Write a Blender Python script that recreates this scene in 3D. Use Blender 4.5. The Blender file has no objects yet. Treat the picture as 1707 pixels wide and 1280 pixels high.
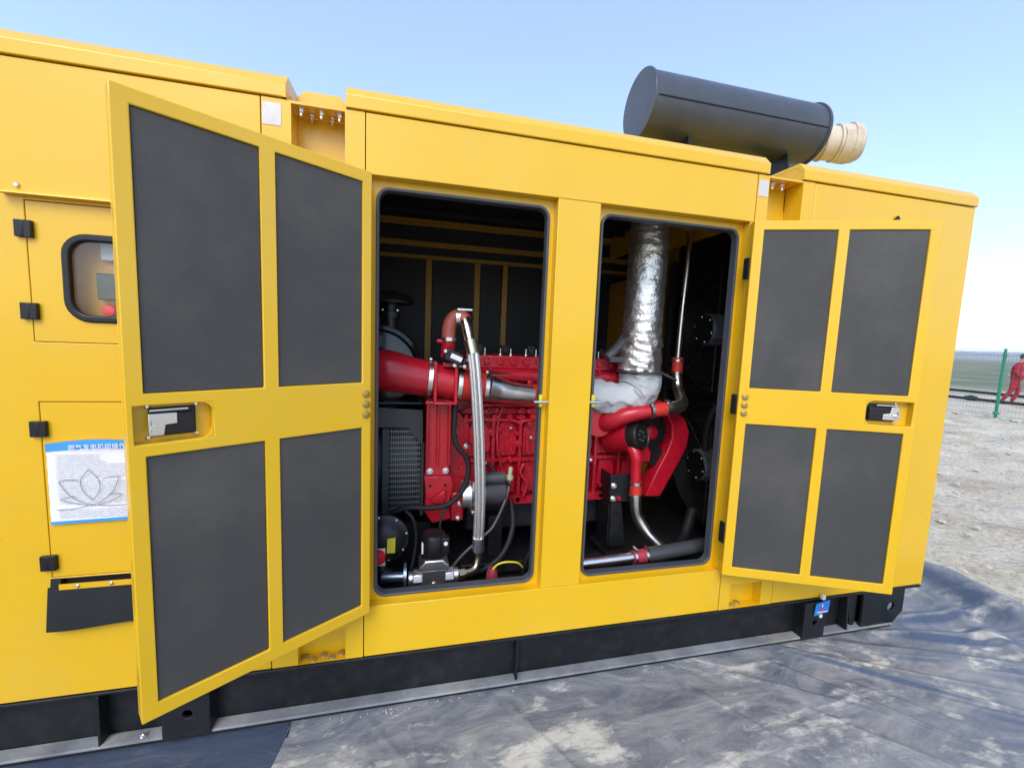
import bpy, bmesh, math, random
from mathutils import Vector, Matrix, noise
rnd = random.Random(7)
R = math.radians
sc = bpy.context.scene

# ------------------------------------------------------------------ camera
cam_d = bpy.data.cameras.new('camera')
cam = bpy.data.objects.new('camera', cam_d)
sc.collection.objects.link(cam)
sc.camera = cam
cam_d.sensor_fit = 'HORIZONTAL'; cam_d.sensor_width = 36.0
cam_d.lens = 36.0 * 707.17 / 1707
cam_d.clip_start = 0.02; cam_d.clip_end = 20000
rx = Vector((0.97158716, -0.23341186, 0.03920845))
uy = Vector((-0.01414206, 0.10811126, 0.99403821))
fw = Vector((0.23625918, 0.96634924, -0.10173859))
cam.matrix_world = Matrix((( rx.x, uy.x, -fw.x, 0.167), (rx.y, uy.y, -fw.y, -1.75), (rx.z, uy.z, -fw.z, 1.6), (0, 0, 0, 1)))

# ------------------------------------------------------------------ sky and sun
SUN_EL, SUN_AZ = 44.0, 205.0          # azimuth clockwise from +Y: behind the camera
w = bpy.data.worlds.new('World'); sc.world = w; w.use_nodes = True
nt = w.node_tree; nt.nodes.clear()
sky = nt.nodes.new('ShaderNodeTexSky'); sky.sky_type = 'NISHITA'; sky.sun_disc = False
sky.sun_elevation = R(SUN_EL); sky.sun_rotation = R(SUN_AZ)
sky.altitude = 200; sky.air_density = 1.0; sky.dust_density = 0.6; sky.ozone_density = 2.5
bg = nt.nodes.new('ShaderNodeBackground'); bg.inputs[1].default_value = 0.15
wo = nt.nodes.new('ShaderNodeOutputWorld')
def _wm(op, a, b):
    q = nt.nodes.new('ShaderNodeMath'); q.operation = op; q.use_clamp = op == 'MULTIPLY'
    for k, v in enumerate((a, b)):
        if isinstance(v, (int, float)): q.inputs[k].default_value = v
        else: nt.links.new(v, q.inputs[k])
    return q.outputs[0]
wt = nt.nodes.new('ShaderNodeTexCoord'); ws = nt.nodes.new('ShaderNodeSeparateXYZ'); nt.links.new(wt.outputs['Generated'], ws.inputs[0])
back = nt.nodes.new('ShaderNodeMapRange'); back.interpolation_type = 'SMOOTHSTEP'
back.inputs[1].default_value = 0.35; back.inputs[2].default_value = -0.9; nt.links.new(ws.outputs['Y'], back.inputs[0])
low = nt.nodes.new('ShaderNodeMapRange'); low.inputs[1].default_value = 0.75; low.inputs[2].default_value = 0.05; nt.links.new(ws.outputs['Z'], low.inputs[0])
veil = nt.nodes.new('ShaderNodeMix'); veil.data_type = 'RGBA'; nt.links.new(_wm('MULTIPLY', back.outputs[0], low.outputs[0]), veil.inputs[0])
veil.inputs[6].default_value = (1.72, 2.05, 3.05, 1); veil.inputs[7].default_value = (3.0, 2.45, 2.0, 1)
sm = nt.nodes.new('ShaderNodeMix'); sm.data_type = 'RGBA'; sm.inputs[0].default_value = 0.36
nt.links.new(sky.outputs[0], sm.inputs[6]); nt.links.new(veil.outputs[2], sm.inputs[7])
nt.links.new(sm.outputs[2], bg.inputs[0]); nt.links.new(bg.outputs[0], wo.inputs[0])
sd = bpy.data.lights.new('sun', 'SUN'); sd.energy = 1.0; sd.angle = R(35); sd.color = (1.0, 0.93, 0.82)
sun = bpy.data.objects.new('sun', sd); sc.collection.objects.link(sun)
to_sun = Vector((math.sin(R(SUN_AZ)) * math.cos(R(SUN_EL)), math.cos(R(SUN_AZ)) * math.cos(R(SUN_EL)), math.sin(R(SUN_EL))))
sun.rotation_euler = to_sun.to_track_quat('Z', 'Y').to_euler()
sc.view_settings.view_transform = 'Standard'; sc.view_settings.look = 'None'
sc.view_settings.exposure = 1.4; sc.view_settings.gamma = 1.0
sc.view_settings.use_curve_mapping = False
sc.render.engine = 'CYCLES'
sc.cycles.use_denoising = True
sc.cycles.max_bounces = 8; sc.cycles.diffuse_bounces = 5; sc.cycles.glossy_bounces = 4
sc.cycles.caustics_reflective = False; sc.cycles.caustics_refractive = False
sc.cycles.sample_clamp_indirect = 6

# ------------------------------------------------------------------ materials
def mat(name, col, rough=0.5, metal=0.0, var=0.0, vscale=6.0, rvar=0.0, bump=0.0, bscale=60.0, spec=0.5, coat=0.0,
        dirt=None, dirt_amt=0.0, dirt_scale=5.0, dirt_z=None, detail=6.0):
    m = bpy.data.materials.new(name); m.use_nodes = True
    t = m.node_tree; b = t.nodes['Principled BSDF']
    N, L = t.nodes.new, t.links.new
    tc = N('ShaderNodeTexCoord')
    b.inputs['Base Color'].default_value = (*col, 1); b.inputs['Roughness'].default_value = rough
    b.inputs['Metallic'].default_value = metal; b.inputs['Specular IOR Level'].default_value = spec
    if coat: b.inputs['Coat Weight'].default_value = coat; b.inputs['Coat Roughness'].default_value = 0.12
    csock = None
    if var:
        n = N('ShaderNodeTexNoise'); n.inputs['Scale'].default_value = vscale; n.inputs['Detail'].default_value = detail
        L(tc.outputs['Object'], n.inputs['Vector'])
        r = N('ShaderNodeMapRange'); r.inputs[1].default_value = 0.3; r.inputs[2].default_value = 0.7
        r.inputs[3].default_value = 1 - var; r.inputs[4].default_value = 1 + var
        L(n.outputs['Fac'], r.inputs[0])
        mx = N('ShaderNodeMix'); mx.data_type = 'RGBA'; mx.blend_type = 'MULTIPLY'; mx.inputs[0].default_value = 1
        mx.inputs[6].default_value = (*col, 1); L(r.outputs[0], mx.inputs[7]); csock = mx.outputs[2]
    if dirt:
        n = N('ShaderNodeTexNoise'); n.inputs['Scale'].default_value = dirt_scale; n.inputs['Detail'].default_value = 9
        n.inputs['Roughness'].default_value = 0.65
        L(tc.outputs['Object'], n.inputs['Vector'])
        r = N('ShaderNodeMapRange'); r.inputs[1].default_value = 0.48; r.inputs[2].default_value = 0.75
        r.inputs[3].default_value = 0; r.inputs[4].default_value = dirt_amt
        L(n.outputs['Fac'], r.inputs[0]); f = r.outputs[0]
        if dirt_z:      # dust settles low: (z full, z none)
            sp = N('ShaderNodeSeparateXYZ'); L(tc.outputs['Object'], sp.inputs[0])
            q = N('ShaderNodeMapRange'); q.inputs[1].default_value = dirt_z[0]; q.inputs[2].default_value = dirt_z[1]
            q.inputs[3].default_value = 1.6; q.inputs[4].default_value = 0.25; L(sp.outputs['Z'], q.inputs[0])
            mu = N('ShaderNodeMath'); mu.operation = 'MULTIPLY'; mu.use_clamp = True
            L(f, mu.inputs[0]); L(q.outputs[0], mu.inputs[1]); f = mu.outputs[0]
        mx = N('ShaderNodeMix'); mx.data_type = 'RGBA'; L(f, mx.inputs[0])
        if csock: L(csock, mx.inputs[6])
        else: mx.inputs[6].default_value = (*col, 1)
        mx.inputs[7].default_value = (*dirt, 1); csock = mx.outputs[2]
    if csock: L(csock, b.inputs['Base Color'])
    if rvar:
        n = N('ShaderNodeTexNoise'); n.inputs['Scale'].default_value = vscale * 1.7; n.inputs['Detail'].default_value = 7
        L(tc.outputs['Object'], n.inputs['Vector'])
        r = N('ShaderNodeMapRange'); r.inputs[1].default_value = 0.3; r.inputs[2].default_value = 0.7
        r.inputs[3].default_value = max(0.03, rough - rvar); r.inputs[4].default_value = rough + rvar
        L(n.outputs['Fac'], r.inputs[0]); L(r.outputs[0], b.inputs['Roughness'])
    if bump:
        n = N('ShaderNodeTexNoise'); n.inputs['Scale'].default_value = bscale; n.inputs['Detail'].default_value = 4
        L(tc.outputs['Object'], n.inputs['Vector'])
        bp = N('ShaderNodeBump'); bp.inputs['Strength'].default_value = 1.0; bp.inputs['Distance'].default_value = bump
        L(n.outputs['Fac'], bp.inputs['Height']); L(bp.outputs[0], b.inputs['Normal'])
    return m

DUST = (0.40, 0.37, 0.31)
YEL = mat('yellow paint', (0.73, 0.432, 0.006), 0.32, coat=0.25, var=0.035, vscale=2.2, rvar=0.05, bump=0.0028, bscale=2.2, dirt=(0.60, 0.44, 0.16), dirt_amt=0.16, dirt_scale=2.4)
YELIN = mat('yellow paint inside dimmed', (0.50, 0.255, 0.02), 0.45, var=0.05)  # yellow paint with the dimness of the interior put into its colour
FOAM = mat('charcoal sound foam', (0.052, 0.050, 0.048), 0.66, var=0.10, vscale=1.6, bump=0.0011, bscale=330, spec=0.4, dirt=(0.17, 0.155, 0.125), dirt_amt=0.32, dirt_scale=1.7)
BLK = mat('black frame paint', (0.008, 0.009, 0.011), 0.45, spec=0.35, var=0.25, vscale=5, rvar=0.1, bump=0.0006, bscale=90, dirt=DUST, dirt_amt=0.035, dirt_scale=16)
BLKC = mat('black plastic', (0.009, 0.009, 0.010), 0.38, var=0.15, spec=0.4)
GRYC = mat('dark grey casing', (0.055, 0.058, 0.064), 0.38, var=0.12)
DUSTY = mat('dusty flange', (0.20, 0.21, 0.22), 0.8, var=0.35, vscale=5, dirt=DUST, dirt_amt=0.8, dirt_scale=4, bump=0.002, bscale=60)
RUB = mat('rubber seal', (0.055, 0.062, 0.074), 0.5, var=0.1)
LIN = mat('dark lining', (0.014, 0.014, 0.017), 0.6, var=0.2)
RED = mat('red engine paint', (0.43, 0.008, 0.022), 0.25, var=0.14, vscale=14, rvar=0.08, bump=0.003, bscale=70)
REDP = mat('red pipe paint', (0.47, 0.011, 0.023), 0.27, var=0.06, vscale=9, rvar=0.05, bump=0.0004, bscale=60)
SIL = mat('red silicone hose', (0.58, 0.035, 0.025), 0.42, var=0.06)
STEEL = mat('stainless steel', (0.74, 0.71, 0.67), 0.31, 1.0, var=0.06, rvar=0.07, bump=0.0004, bscale=30)
CHR = mat('zinc bolt', (0.78, 0.77, 0.74), 0.22, 1.0)
BRASS = mat('yellow zinc fitting', (0.62, 0.55, 0.36), 0.3, 1.0, var=0.12)
ALU = mat('cast aluminium', (0.74, 0.75, 0.77), 0.38, 1.0, var=0.12, vscale=20, bump=0.0006, bscale=150)
BRAID = mat('braided steel', (0.74, 0.73, 0.70), 0.36, 0.85, var=0.12, vscale=90, bump=0.0012, bscale=420)
FOIL = mat('aluminium foil lagging', (0.92, 0.90, 0.86), 0.42, 1.0, var=0.06, rvar=0.06, bump=0.005, bscale=62)
CLOTH = mat('grey lagging cloth', (0.46, 0.48, 0.50), 0.7, var=0.10, vscale=8, bump=0.014, bscale=17)
MUF = mat('charcoal muffler paint', (0.052, 0.060, 0.074), 0.34, var=0.12, vscale=4, rvar=0.08, dirt=(0.16, 0.14, 0.12), dirt_amt=0.3)
TAN = mat('dusty cream pipe', (0.66, 0.58, 0.46), 0.75, var=0.12, dirt=(0.30, 0.17, 0.08), dirt_amt=0.6, dirt_scale=9, bump=0.002, bscale=40)
WHT = mat('white paper', (0.80, 0.80, 0.82), 0.55, var=0.03, bump=0.004, bscale=14)
BLUE = mat('blue print', (0.02, 0.20, 0.62), 0.5)
HEAD = mat('light blue print', (0.05, 0.31, 0.66), 0.5)
STKR = mat('faded sticker', (0.62, 0.58, 0.57), 0.5, var=0.08, dirt=(0.5, 0.42, 0.3), dirt_amt=0.4, dirt_scale=30)
INK = mat('grey ink', (0.16, 0.16, 0.18), 0.7)
INKL = mat('pale ink', (0.50, 0.51, 0.54), 0.7)
RBTN = mat('red button', (0.70, 0.012, 0.02), 0.3)
YLAB = mat('yellow label', (0.62, 0.55, 0.03), 0.5)
STUD = mat('brown plug', (0.36, 0.24, 0.06), 0.4, 0.3)
GRN = mat('green fence paint', (0.01, 0.20, 0.10), 0.45)
WIRE = mat('green wire', (0.10, 0.22, 0.18), 0.5)
HOSE = mat('black hose rubber', (0.011, 0.012, 0.013), 0.6, spec=0.35, var=0.2)
COVR = mat('red coverall cloth', (0.30, 0.012, 0.028), 0.85, var=0.12, vscale=5)
SKIN = mat('skin', (0.42, 0.24, 0.17), 0.5)
HAIR = mat('black hair', (0.012, 0.011, 0.012), 0.5)
SILV = mat('pale reflective strip', (0.7, 0.7, 0.68), 0.4)
STONE = mat('pale stone', (0.50, 0.47, 0.41), 0.9, var=0.2)
HILL = mat('bare distant hill', (0.16, 0.16, 0.15), 0.95, var=0.15, vscale=0.01)
SCREEN = mat('dark screen', (0.02, 0.03, 0.03), 0.15)
glass = bpy.data.materials.new('window glass'); glass.use_nodes = True
_t = glass.node_tree; _t.nodes.clear()
_o = _t.nodes.new('ShaderNodeOutputMaterial'); _m = _t.nodes.new('ShaderNodeMixShader'); _f = _t.nodes.new('ShaderNodeLayerWeight'); _f.inputs[0].default_value = 0.5
_p = _t.nodes.new('ShaderNodeMath'); _p.operation = 'POWER'; _p.inputs[1].default_value = 4.0
_q = _t.nodes.new('ShaderNodeMath'); _q.operation = 'MULTIPLY_ADD'; _q.inputs[1].default_value = 0.8; _q.inputs[2].default_value = 0.035
_t.links.new(_f.outputs['Facing'], _p.inputs[0]); _t.links.new(_p.outputs[0], _q.inputs[0])
_a = _t.nodes.new('ShaderNodeBsdfTransparent'); _g = _t.nodes.new('ShaderNodeBsdfGlossy'); _g.inputs['Roughness'].default_value = 0.01
_t.links.new(_q.outputs[0], _m.inputs[0]); _t.links.new(_a.outputs[0], _m.inputs[1]); _t.links.new(_g.outputs[0], _m.inputs[2]); _t.links.new(_m.outputs[0], _o.inputs[0])

# ------------------------------------------------------------------ mesh helpers
def smooth_path(pts, k=6):
    pts = [Vector(p) for p in pts]
    if len(pts) < 3: return pts
    out = []
    for i in range(len(pts) - 1):
        p0 = pts[max(i - 1, 0)]; p1 = pts[i]; p2 = pts[i + 1]; p3 = pts[min(i + 2, len(pts) - 1)]
        for j in range(k):
            t = j / k
            out.append(0.5 * ((2 * p1) + (p2 - p0) * t + (2 * p0 - 5 * p1 + 4 * p2 - p3) * t * t + (3 * p1 - p0 - 3 * p2 + p3) * t ** 3))
    out.append(pts[-1]); return out

def rrect(x0, x1, z0, z1, r, n=6):
    out = []
    for cx, cz, a0 in ((x1 - r, z0 + r, -90), (x1 - r, z1 - r, 0), (x0 + r, z1 - r, 90), (x0 + r, z0 + r, 180)):
        for i in range(n + 1):
            a = R(a0 + 90 * i / n); out.append((cx + r * math.cos(a), cz + r * math.sin(a)))
    return out

class MB:
    def __init__(s): s.bm = bmesh.new()
    def box(s, x0, x1, y0, y1, z0, z1):
        v = [s.bm.verts.new((x, y, z)) for x in (x0, x1) for y in (y0, y1) for z in (z0, z1)]
        for f in ((0, 1, 3, 2), (4, 6, 7, 5), (0, 4, 5, 1), (2, 3, 7, 6), (0, 2, 6, 4), (1, 5, 7, 3)): s.bm.faces.new([v[i] for i in f])
        return s
    def prism(s, poly, ax, a0, a1):
        def P(p, a): return {'x': (a, p[0], p[1]), 'y': (p[0], a, p[1]), 'z': (p[0], p[1], a)}[ax]
        A = [s.bm.verts.new(P(p, a0)) for p in poly]; B = [s.bm.verts.new(P(p, a1)) for p in poly]
        n = len(poly); s.bm.faces.new(A); s.bm.faces.new(B[::-1])
        for i in range(n): s.bm.faces.new((A[i], A[(i + 1) % n], B[(i + 1) % n], B[i]))
        return s
    def ring(s, outer, inner, y0, y1):
        n = len(outer)
        rows = [[s.bm.verts.new((p[0], y, p[1])) for p in lp] for lp, y in ((outer, y0), (inner, y0), (inner, y1), (outer, y1))]
        for k in range(4):
            a, b = rows[k], rows[(k + 1) % 4]
            for i in range(n): s.bm.faces.new((a[i], a[(i + 1) % n], b[(i + 1) % n], b[i]))
        return s
    def grid(s, xs, zs, solid, y0, y1):
        """sheet in the x-z plane made of the cells for which solid(xc, zc) is true, extruded from y0 to y1"""
        V = {}
        def v(i, j):
            if (i, j) not in V: V[i, j] = s.bm.verts.new((xs[i], y0, zs[j]))
            return V[i, j]
        fs = []
        for i in range(len(xs) - 1):
            for j in range(len(zs) - 1):
                if solid((xs[i] + xs[i + 1]) / 2, (zs[j] + zs[j + 1]) / 2):
                    fs.append(s.bm.faces.new((v(i, j), v(i + 1, j), v(i + 1, j + 1), v(i, j + 1))))
        g = bmesh.ops.extrude_face_region(s.bm, geom=fs, use_keep_orig=True)
        bmesh.ops.translate(s.bm, vec=(0, y1 - y0, 0), verts=[e for e in g['geom'] if isinstance(e, bmesh.types.BMVert)])
        return s
    def tube(s, pts, r, n=14, k=6, rib=0.0, caps=True, ell=None):
        path = smooth_path(pts, k); m = len(path)
        rr = list(r) if isinstance(r, (list, tuple)) else [r] * len(pts)
        rows = []; up = None
        for i, p in enumerate(path):
            t = (path[min(i + 1, m - 1)] - path[max(i - 1, 0)]).normalized()
            if up is None: up = Vector((0, -1, 0)) if abs(t.y) < 0.9 else Vector((0, 0, 1))
            a = (up - t * up.dot(t)).normalized(); b = t.cross(a); up = a
            f = i / max(m - 1, 1) * (len(rr) - 1); i0 = min(int(f), len(rr) - 2) if len(rr) > 1 else 0
            rad = rr[i0] + (rr[min(i0 + 1, len(rr) - 1)] - rr[i0]) * (f - i0)
            row = []
            for q in range(n):
                an = 2 * math.pi * q / n; rq = rad * (1 - rib * (q % 2))
                row.append(s.bm.verts.new(p + a * math.cos(an) * rq + b * math.sin(an) * rq))
            rows.append(row)
        for i in range(m - 1):
            for q in range(n): s.bm.faces.new((rows[i][q], rows[i][(q + 1) % n], rows[i + 1][(q + 1) % n], rows[i + 1][q]))
        if caps: s.bm.faces.new(rows[0][::-1]); s.bm.faces.new(rows[-1])
        return s
    def lathe(s, prof, o=(0, 0, 0), axis=(0, 0, 1), n=24):
        ax = Vector(axis).normalized(); u = ax.orthogonal().normalized(); v = ax.cross(u); o = Vector(o); rows = []
        for r, h in prof:
            if r < 1e-6: rows.append([s.bm.verts.new(o + ax * h)])
            else: rows.append([s.bm.verts.new(o + ax * h + (u * math.cos(2 * math.pi * i / n) + v * math.sin(2 * math.pi * i / n)) * r) for i in range(n)])
        for a, b in zip(rows, rows[1:]):
            for i in range(n):
                j = (i + 1) % n
                if len(a) == 1 and len(b) == 1: break
                if len(a) == 1: s.bm.faces.new((a[0], b[j], b[i]))
                elif len(b) == 1: s.bm.faces.new((a[i], a[j], b[0]))
                else: s.bm.faces.new((a[i], a[j], b[j], b[i]))
        if len(rows[0]) > 1: s.bm.faces.new(rows[0][::-1])
        if len(rows[-1]) > 1: s.bm.faces.new(rows[-1])
        return s
    def cyl(s, p0, p1, r, n=16, r1=None):
        d = Vector(p1) - Vector(p0); return s.lathe([(r, 0), (r if r1 is None else r1, d.length)], p0, d, n)
    def lump(s, c, r, seed=0, sq=(1, 1, 1), sub=1):
        g = bmesh.ops.create_icosphere(s.bm, subdivisions=sub, radius=1.0)
        for v in g['verts']:
            k = 1 + 0.35 * noise.noise(v.co * 1.3 + Vector((seed * 7.1, seed * 3.3, 0)))
            v.co = Vector((c[0] + v.co.x * r * k * sq[0], c[1] + v.co.y * r * k * sq[1], c[2] + v.co.z * r * k * sq[2]))
        return s
    def xf(s, M):
        bmesh.ops.transform(s.bm, matrix=M, verts=s.bm.verts[:]); return s
    def build(s, name, material, parent=None, bevel=0.0, smooth=30, seg=2, kind=None):
        bmesh.ops.recalc_face_normals(s.bm, faces=s.bm.faces[:])
        me = bpy.data.meshes.new(name); s.bm.to_mesh(me); s.bm.free()
        me.materials.append(material)
        if smooth:
            for p in me.polygons: p.use_smooth = True
            me.set_sharp_from_angle(angle=R(smooth))
        return link(name, me, parent, None, bevel, seg, kind)

ROOTLOC = {}
def rootloc(p):
    while p.parent: p = p.parent
    return ROOTLOC.get(p.name, Vector((0, 0, 0)))
def link(name, me, parent=None, M=None, bevel=0.0, seg=2, kind=None):
    o = bpy.data.objects.new(name, me); sc.collection.objects.link(o)
    if parent is not None:
        o.parent = parent
        if parent.name in ROOTLOC: o.matrix_parent_inverse = Matrix.Translation(-ROOTLOC[parent.name])
        elif parent.get('_M') is not None: o.matrix_parent_inverse = Matrix([list(parent['_M'])[i * 4:i * 4 + 4] for i in range(4)]).inverted()
    if M is not None: o.matrix_basis = M
    if bevel:
        b = o.modifiers.new('edge', 'BEVEL'); b.width = bevel; b.segments = seg; b.limit_method = 'ANGLE'; b.angle_limit = R(35)
        b.harden_normals = False
    if kind: o['kind'] = kind
    return o
def thing(name, loc, label, cat, group=None):
    o = bpy.data.objects.new(name, None); sc.collection.objects.link(o); o.empty_display_size = 0.1
    o.location = loc; ROOTLOC[o.name] = Vector(loc); tag(o, label, cat, group); return o
def tag(o, label, cat, group=None):
    o['label'] = label; o['category'] = cat
    if group: o['group'] = group
    return o

# shared fasteners -------------------------------------------------------------
def mesh_of(mb, material, smooth=30):
    o = mb.build('tmp', material, None, smooth=smooth); me = o.data; bpy.data.objects.remove(o); return me
HEX = mesh_of(MB().lathe([(0.013, 0), (0.013, 0.003)], n=20).lathe([(0.0095, 0.003), (0.0095, 0.010), (0.008, 0.0115)], n=6).lathe([(0.0045, 0.0115), (0.0045, 0.02)], n=10), CHR)
SCREW = mesh_of(MB().lathe([(0.005, 0), (0.005, 0.002), (0.003, 0.004), (0, 0.0045)], n=12), CHR)
PLUG = mesh_of(MB().lathe([(0.015, 0), (0.0145, 0.004), (0.011, 0.0065), (0.005, 0.0078), (0, 0.008)], n=20), STUD)
RBOLT = mesh_of(MB().lathe([(0.014, 0), (0.014, 0.003)], n=20).lathe([(0.011, 0.003), (0.011, 0.012), (0.009, 0.014)], n=6), RED)
def aim(loc, d=(0, -1, 0), s=1.0):
    return Matrix.Translation(loc) @ Vector(d).to_track_quat('Z', 'Y').to_matrix().to_4x4() @ Matrix.Scale(s, 4)
def fix(me, name, loc, d, parent, s=1.0): return link(name, me, parent, aim(loc, d, s))

# ------------------------------------------------------------------ terrain
def sgrid(lo, hi, c, n, k):      # positions dense around c
    out = []
    for i in range(n + 1):
        t = -1 + 2 * i / n; f = math.sinh(k * t) / math.sinh(k)
        out.append(c + f * ((hi - c) if f > 0 else (c - lo)))
    return out
def terrain():
    def axis(lo, a, b, hi, d, g=1.16):
        mid = [a + (b - a) * i / round((b - a) / d) for i in range(round((b - a) / d) + 1)]
        L_, R_ = [], []; st = d; v = a
        while v > lo: st *= g; v = max(lo, v - st); L_.append(v)
        st = d; v = b
        while v < hi: st *= g; v = min(hi, v + st); R_.append(v)
        return L_[::-1] + mid + R_
    xs = axis(-3000, 3.4, 15.0, 4500, 0.06); ys = axis(-2500, -2.0, 8.0, 4500, 0.06)
    vs, fs = [], []
    for y in ys:
        for x in xs:
            d = math.hypot(x - 4, y - 1)
            h = 0.0
            if d < 400:
                p = Vector((x, y, 0))
                fade = min(1, max(0, (x - 4.0) / 1.5)) if y > -6 else 1
                h = fade * (0.06 * noise.noise(p * 0.8) + 0.045 * noise.noise(p * Vector((2.2, 1.5, 1))) + 0.026 * noise.noise(p * 5.3) + 0.014 * noise.noise(p * 12.0)) * (1 if d < 60 else 60 / d)
                h -= fade * 0.035 * max(0, 1 - 7 * abs(noise.noise(Vector((x * 0.9 + y * 0.5, y * 1.1, 3))))) * (0.5 + noise.noise(Vector((x * 3, y * 3, 8))))
            if -5 < x < 3.95 and -5 < y < 4: h = min(h, 0) - 0.06
            vs.append((x, y, h - 0.02))
    n = len(xs)
    for j in range(len(ys) - 1):
        for i in range(n - 1):
            a = j * n + i; fs.append((a, a + 1, a + n + 1, a + n))
    me = bpy.data.meshes.new('ground'); me.from_pydata(vs, [], fs)
    for p in me.polygons: p.use_smooth = True
    m = bpy.data.materials.new('sandy ground'); m.use_nodes = True
    t = m.node_tree; b = t.nodes['Principled BSDF']; N, L = t.nodes.new, t.links.new
    b.inputs['Roughness'].default_value = 0.95; b.inputs['Specular IOR Level'].default_value = 0.2
    tc = N('ShaderNodeTexCoord')
    def nz(s, d=8, r=0.6):
        q = N('ShaderNodeTexNoise'); q.inputs['Scale'].default_value = s; q.inputs['Detail'].default_value = d; q.inputs['Roughness'].default_value = r
        L(tc.outputs['Object'], q.inputs['Vector']); return q.outputs['Fac']
    def ramp(f, stops):
        q = N('ShaderNodeValToRGB'); L(f, q.inputs[0]); e = q.color_ramp.elements
        while len(e) < len(stops): e.new(0.5)
        for k, (p, c) in enumerate(stops): e[k].position = p; e[k].color = (*c, 1)
        return q.outputs[0]
    sand = ramp(nz(1.3), [(0.30, (0.41, 0.34, 0.245)), (0.48, (0.57, 0.50, 0.38)), (0.70, (0.66, 0.60, 0.48))])
    scrub = ramp(nz(0.12), [(0.32, (0.13, 0.145, 0.09)), (0.52, (0.20, 0.21, 0.135)), (0.72, (0.30, 0.28, 0.20))])
    sp = N('ShaderNodeSeparateXYZ'); L(tc.outputs['Object'], sp.inputs[0])
    ad = N('ShaderNodeMath'); ad.operation = 'MULTIPLY_ADD'; L(nz(0.25), ad.inputs[0]); ad.inputs[1].default_value = 14; L(sp.outputs['X'], ad.inputs[2])
    mr = N('ShaderNodeMapRange'); L(ad.outputs[0], mr.inputs[0]); mr.inputs[1].default_value = 31; mr.inputs[2].default_value = 40
    mx = N('ShaderNodeMix'); mx.data_type = 'RGBA'; L(mr.outputs[0], mx.inputs[0]); L(sand, mx.inputs[6]); L(scrub, mx.inputs[7])
    sp2 = ramp(nz(24, 5, 0.7), [(0.34, (0.62, 0.60, 0.57)), (0.5, (1, 1, 1)), (0.75, (1.12, 1.12, 1.12))])
    m2 = N('ShaderNodeMix'); m2.data_type = 'RGBA'; m2.blend_type = 'MULTIPLY'; m2.inputs[0].default_value = 1
    L(mx.outputs[2], m2.inputs[6]); L(sp2, m2.inputs[7]); L(m2.outputs[2], b.inputs['Base Color'])
    bp = N('ShaderNodeBump'); bp.inputs['Distance'].default_value = 0.06; bp.inputs['Strength'].default_value = 1.0
    L(nz(9, 8, 0.65), bp.inputs['Height']); L(bp.outputs[0], b.inputs['Normal'])
    me.materials.append(m)
    return link('ground', me, kind='structure')
terrain()

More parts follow.
